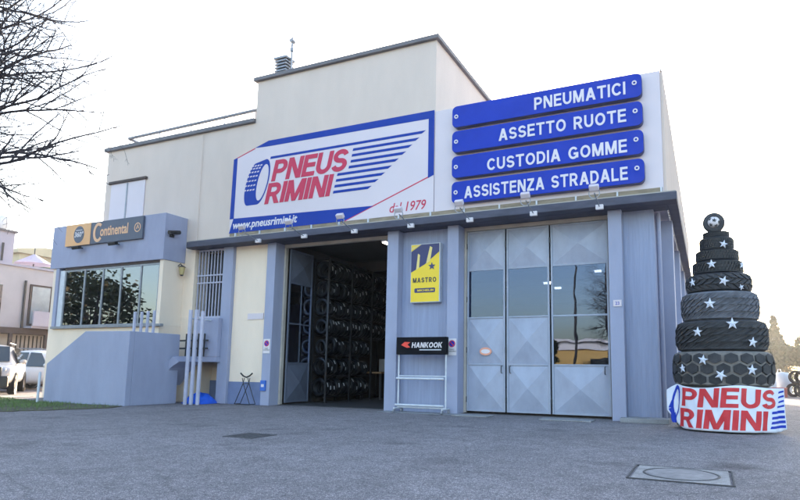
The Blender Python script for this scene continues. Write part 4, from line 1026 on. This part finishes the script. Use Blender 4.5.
for y in (2.9, 3.9, 5.6, 7.5): MB().box(-19.75, -19.6, y, y+0.14, 0, 2.6).build('carport_post', BROWN, Hs)
m = MB()
for i in range(12): m.box(-20.29, -20.25, 4.6+i*0.2, 4.64+i*0.2, 1.6, 2.55)
m.build('window_grille', BLACK, Hs)
o = thing('satellite_dish', 'white satellite dish on the flat roof of the pale house', 'satellite dish', (-20.7, 3.85, 7.8))
MB().tube([(-20.7, 3.6, 7.79), (-20.7, 3.6, 8.2)], 0.03, 6).build('mast', GMETAL, o)
dd = MB(); dd.lathe([(0.001, 0), (.2, -.02), (.36, -.08), (.37, -.09)], (-20.55, 3.6, 8.15), 'x', 20); dd.build('dish', WHITEB, o, smooth=60)
MB().tube([(-20.6, 3.6, 8.0), (-20.15, 3.6, 8.05)], 0.015, 6).build('arm', GMETAL, o)
Yh = thing('yellow_house', 'yellow house with rounded roof edge behind the pale house', 'house', (-32, 17, 0))
MB().box(-40, -31, 10.5, 22, 0, 8.6).build('wall', HOUSEY, Yh)
m = MB(); m.prism([(10.2, 8.602), (22.3, 8.602), (22.3, 8.9), (16, 9.35), (12, 9.2), (10.2, 8.85)][::-1], lambda y, z: (-40.2, y, z), lambda y, z: (-30.7, y, z)); m.build('roof', HOUSEY, Yh)
for y0 in (11.4, 14.2): MB().box(-31.0, -30.95, y0, y0+1.2, 6.6, 7.9).build('window', CARGL, Yh)
o = thing('parasol', 'pale pink closed sheet and pole on the roof terrace of the pale house', 'parasol', (-22.5, 6.4, 6.06))
MB().tube([(-22.5, 6.4, 6.06), (-22.5, 6.4, 7.5)], 0.03, 6).build('pole', DMETAL, o)
MB().tube([(-22.5, 6.4, 6.6), (-22.5, 6.4, 7.15)], [0.95, 0.05], 8).build('canopy', PINKP, o)

# ------------------------------------------------------------------ vegetation
def leaf_cloud(mb, c, rad, n, size, rr, mat=0, squash=0.8):
    for _ in range(n):
        while True:
            p = Vector((rr.uniform(-1, 1), rr.uniform(-1, 1), rr.uniform(-1, 1)))
            if 0.15 < p.length < 1: break
        p = Vector(c)+Vector((p.x*rad, p.y*rad, p.z*rad*squash)); a = Vector((rr.gauss(0, 1), rr.gauss(0, 1), rr.gauss(0, 1))).normalized(); b = a.orthogonal().normalized()
        s = size*rr.uniform(.6, 1.3); mb.add([p-a*s, p+b*s*.5, p+a*s, p-b*s*.5], [(0, 1, 2, 3)], mat)
def leafy_tree(name, label, loc, h, cr, leafm, seed, n=2600, size=.16, shape='round', group=None):
    rr = random.Random(seed); o = thing(name, label, 'tree', loc, group); L = Vector(loc)
    if shape == 'cone': n *= 2
    m = MB(); m.tube([L, L+Vector((.1, 0, h*.3)), L+Vector((0, .1, h*.6)), L+Vector((0, 0, h*.9))], [h*.026, h*.021, h*.013, h*.004], 8)
    cl = MB(); kk = 34 if shape == 'cone' else 18
    for i in range(kk):
        if shape == 'cone':
            f = (i+.5)/kk; rr_ = cr*(1-f)*1.0+.10; a = i*2.4; c = L+Vector((math.cos(a)*rr_*.6, math.sin(a)*rr_*.6, h*(.14+.82*f))); rad = max(.28, rr_*.62)
        else:
            a = i*2.4; e = rr.uniform(-.7, 1); q = cr*rr.uniform(.45, .85)*math.sqrt(max(.1, 1-e*e*.8)); c = L+Vector((math.cos(a)*q, math.sin(a)*q, h*.62+e*h*.28)); rad = cr*rr.uniform(.28, .46)
        m.tube([L+Vector((0, 0, h*.35+(i % 5)*h*.07)), (L+c)/2+Vector((0, 0, (L.z+h*.5-c.z)*.3+c.z*.1)), c], [h*.008, h*.005, .01], 5)
        leaf_cloud(cl, c, rad, n//kk, size, rr)
    m.build('trunk', BARK, o, smooth=60); cl.build('crown', leafm, o); return o
# far trees at the right edge
leafy_tree('conifer', 'tall pointed conifer among the hazy trees at the right edge', (19.2, 72, 0), 8.6, 1.9, LEAFH, 1, 2600, .22, 'cone', 'hazy trees beyond the forecourt')
for i, (x, y, h, r, l) in enumerate(((16.6, 70, 4.8, 2.4, 'low round hazy tree just right of the tyre tower'), (18.2, 66, 5.2, 2.4, 'round hazy tree in front of the pointed conifer'), (21.3, 66, 5.6, 2.6, 'broad hazy tree cut by the right edge'), (23.6, 70, 6.2, 3.0, 'tall round hazy tree beyond the right edge'), (15.0, 74, 4.4, 2.2, 'hazy tree mostly hidden behind the tyre tower'))):
    leafy_tree('broadleaf_tree', l, (x, y, 0), h, r, LEAFH, 20+i, 3800, .24, 'round', 'hazy trees beyond the forecourt')
hg = MB(); rh = random.Random(9)
for i in range(14): leaf_cloud(hg, (11.5+i*.62, 24+.3*math.sin(i*2), .55), .62, 160, .07, rh, 0, .9)
tag(recentre(hg.build('hedge', HEDGE), (15.5, 24, 0)), 'low sunlit hedge behind the old tyres at the right edge', 'hedge')
bg = MB()
for i in range(10): leaf_cloud(bg, (-19.2+.1*math.sin(i*3), 5.5+i*.4, .75+.15*math.sin(i)), .5, 170, .07, rh, 0, .95)
tag(recentre(bg.build('hedge', LEAFD), (-19.2, 7.3, 0)), 'dark green hedge against the pale house behind the white hatchback', 'hedge')

# old tyres piled at the right edge
ft = None; rp = random.Random(21)
for row in range(2):
    for i in range(9):
        if row == 1 and i == 8: continue
        if ft is None: ft = MB().lathe([(p[0]*1.05, p[1]) for p in prof], (0, 0, 0), 'x', 22).build('old_tyre', mk('old_tyre_rubber', (0.06, 0.045, 0.042), 0.8, 0.5, 5), smooth=50); t = ft
        else: t = ft.copy(); COL.objects.link(t)
        t.location = (14.95+i*.28+rp.uniform(-.03, .03)+row*.1, 18.3+rp.uniform(-.15, .15), .32+row*.60); t.rotation_euler = (0, 0, R(62)+rp.uniform(-.4, .4))
        tag(t, 'old brown tyre in the pile at the right edge of the forecourt', 'tyre', 'old tyres piled at the right edge')
for x, y, s, hgt, l in ((13.9, 18.6, .36, 1.0, 'white bulk bag nearest the tyre tower in the background'), (14.62, 19.4, .36, 1.12, 'white bulk bag beside the pile of old tyres')):
    o = thing('bulk_bag', l, 'bag', (x, y, 0), 'white bulk bags in the background')
    m = MB(); m.lathe([(.02, 0), (s*.9, 0), (s, .1), (s*1.04, hgt*.5), (s*.96, hgt*.92), (s*.7, hgt), (.02, hgt*1.03)], (x, y, 0), 'z', 16); m.build('sack', WHITEB, o, smooth=60)
    m = MB(); m.tube([(x-s*.6, y, hgt*.97), (x-s*.5, y, hgt+.16), (x-s*.2, y, hgt+.16), (x-s*.1, y, hgt*.98)], .02, 6); m.build('handle', WHITEB, o)
o = thing('crate', 'low red crate on the ground before the white bulk bags', 'crate', (14.3, 17.9, 0))
m = MB(); m.box(14.02, 14.60, 17.65, 18.15, 0.0, 0.05); m.box(14.02, 14.06, 17.65, 18.15, .05, .40); m.box(14.56, 14.60, 17.65, 18.15, .05, .40); m.box(14.061, 14.559, 17.65, 17.69, .05, .40); m.box(14.061, 14.559, 18.11, 18.15, .05, .40); m.build('sides', REDP, o, bevel=.01)
m = MB(); m.box(14.0, 14.62, 17.63, 18.17, .401, .43); m.build('rim', REDP, o)

# bare tree whose branches reach in from the left
TB = Vector((-4.6, -7.35, 0.0)); bt = thing('bare_tree', 'leafless tree with fine dark branches reaching in at upper left', 'tree', TB)
RV = Vector((.913, .408, 0)); FV = Vector((-.408, .913, 0))
rb = random.Random(44); trunk = MB(); br = MB()
def limb(mb, p, d, ln, r, lvl):
    n = max(3, int(ln/.28)); pts = [p.copy()]; rad = [r]; q = p.copy(); dd = d.normalized()
    kids = []
    for i in range(n):
        dd = (dd+Vector((rb.gauss(0, .10), rb.gauss(0, .10), rb.gauss(0, .10)+(.012 if lvl > 0 else -.01)))).normalized()
        if (q-TB).dot(RV) > 3.75+0.6*math.sin(q.z*5)+(0.25*(q.z-5) if q.z < 5 else 0): break
        q = q+dd*ln/n; pts.append(q.copy()); rad.append(r*(1-.85*(i+1)/n)+.0022)
        if lvl < 3 and i >= (1 if lvl else 0): kids.append((q.copy(), dd.copy(), (i+1)/n, rad[-1]))
    if len(pts) < 2: return
    mb.tube(pts, rad, 6 if lvl == 0 else 4 if lvl < 3 else 3, cap=False)
    for q, dd, f, rr in kids:
        for _ in range((1, 1, 2)[min(lvl, 2)]+(rb.random() < .10)):
            ax = dd.orthogonal().normalized(); ax.rotate(Matrix.Rotation(rb.uniform(0, 6.283), 3, dd)); nd = dd.copy(); nd.rotate(Matrix.Rotation(R(rb.uniform(22, 52)), 3, ax))
            limb(mb, q, nd, ln*rb.uniform(.34, .58)*(1.05-.45*f), max(.0028, rr*.62), lvl+1)
trunk.tube([TB, TB+Vector((.05, .05, 1.5)), TB+Vector((0, .1, 3.2)), TB+Vector((.1, .1, 6)), TB+Vector((.05, .15, 9)), TB+Vector((.1, .1, 12))], [.24, .19, .17, .13, .08, .02], 12)
trunk.build('trunk', BARK, bt, smooth=60)
LIMBS = [(4.9+0.32*i, (14, 24, 6, 30, 18, 36)[i % 6], (-6, 16, -18, 4, 26, -12, 10)[i % 7], 4.8-0.08*i, .050-.0008*i) for i in range(18)]
for hz, el, yw, ln, r in LIMBS+[(5.0, 25, 120, 3.6, .045), (5.8, 30, 180, 3.6, .045), (6.6, 35, 240, 3.4, .04), (7.4, 40, 150, 3.0, .035)]:
    d = (RV*math.cos(R(yw))+FV*math.sin(R(yw)))*math.cos(R(el))+Vector((0, 0, math.sin(R(el))))
    limb(br, TB+Vector((.05, .1, hz)), d, ln, r, 0)
br.build('branches', BARK, bt)

# ------------------------------------------------------------------ what the panes reflect: across the street
for i, (x, y, h, r, mt, l) in enumerate(((-24, -13, 7.5, 3.2, LEAFD, 'dark leafy tree reflected in the annex window, nearest the shop'), (-31, -17, 9, 3.6, LEAFO, 'autumn orange tree reflected in the annex window'), (-21, -20, 8, 3.2, LEAFD, 'dark leafy tree reflected in the right panes of the annex window'), (-38, -15, 9, 4, LEAFD, 'dark leafy tree reflected at the left of the annex window'))):
    leafy_tree('street_tree', l, (x, y, 0), h, r, mt, 60+i, 1700, .2, 'round', 'trees across the street seen in reflections')
Wh = thing('warehouse', 'low ochre warehouse with white roof bands reflected in the door panes', 'warehouse', (2, -48, 0))
MB().box(-16, 12, -58, -48, 0, 3.3).build('wall', OCHRE, Wh)
MB().box(-16.3, 12.3, -58.2, -47.7, 3.302, 3.75).build('roof_band', WHITEB, Wh)
MB().box(-16.3, 12.3, -58, -47.4, 4.0, 4.3).build('roof_band', WHITEB, Wh)
MB().box(-15.9, 11.9, -57.8, -47.9, 3.752, 3.998).build('roof', CONC, Wh)
for x in (-12, -6, 0, 6): MB().box(x, x+2.4, -48.0, -47.95, .9, 2.4).build('window', CARGL, Wh)
for x, y, l in ((2.3, -30, 'street pole reflected at the left of the right door leaf'), (4.65, -30, 'street pole reflected at the right of the right door leaf'), (-3.2, -30, 'street pole reflected in the left door leaf')):
    o = thing('street_pole', l, 'pole', (x, y, 0), 'street poles seen in reflections')
    MB().tube([(x, y, 0), (x, y, 9)], [.11, .07], 8).build('shaft', DMETAL, o)
    MB().tube([(x, y, 8.9), (x, y+.6, 9.2), (x, y+1.2, 9.25)], .03, 6).build('arm', GMETAL, o)
t2 = copy_tree(bt); t2.location = (6.3, -25, 0); t2.rotation_euler = (0, 0, R(200)); t2.scale = (.72,)*3; t2['label'] = 'leafless tree reflected in the right door leaf'

# ------------------------------------------------------------------ low sun haze
hm = bpy.data.materials.new('haze'); hm.use_nodes = True; hn = hm.node_tree; hn.nodes.remove(hn.nodes['Principled BSDF'])
hv = hn.nodes.new('ShaderNodeVolumePrincipled'); hv.inputs['Density'].default_value = 0.0008; hv.inputs['Color'].default_value = (0.95, 0.93, 0.92, 1); hv.inputs['Anisotropy'].default_value = 0.55
hn.links.new(hv.outputs[0], hn.nodes['Material Output'].inputs['Volume'])
hz = MB().box(-70, 70, -75, 110, -1, 22).build('haze', hm); hz['kind'] = 'stuff'

leafy_tree('street_bush', 'dark round bush reflected at the lower left of the right door leaf', (-2.3, -41, 0), 4.3, 1.0, LEAFD, 91, 1500, .16)
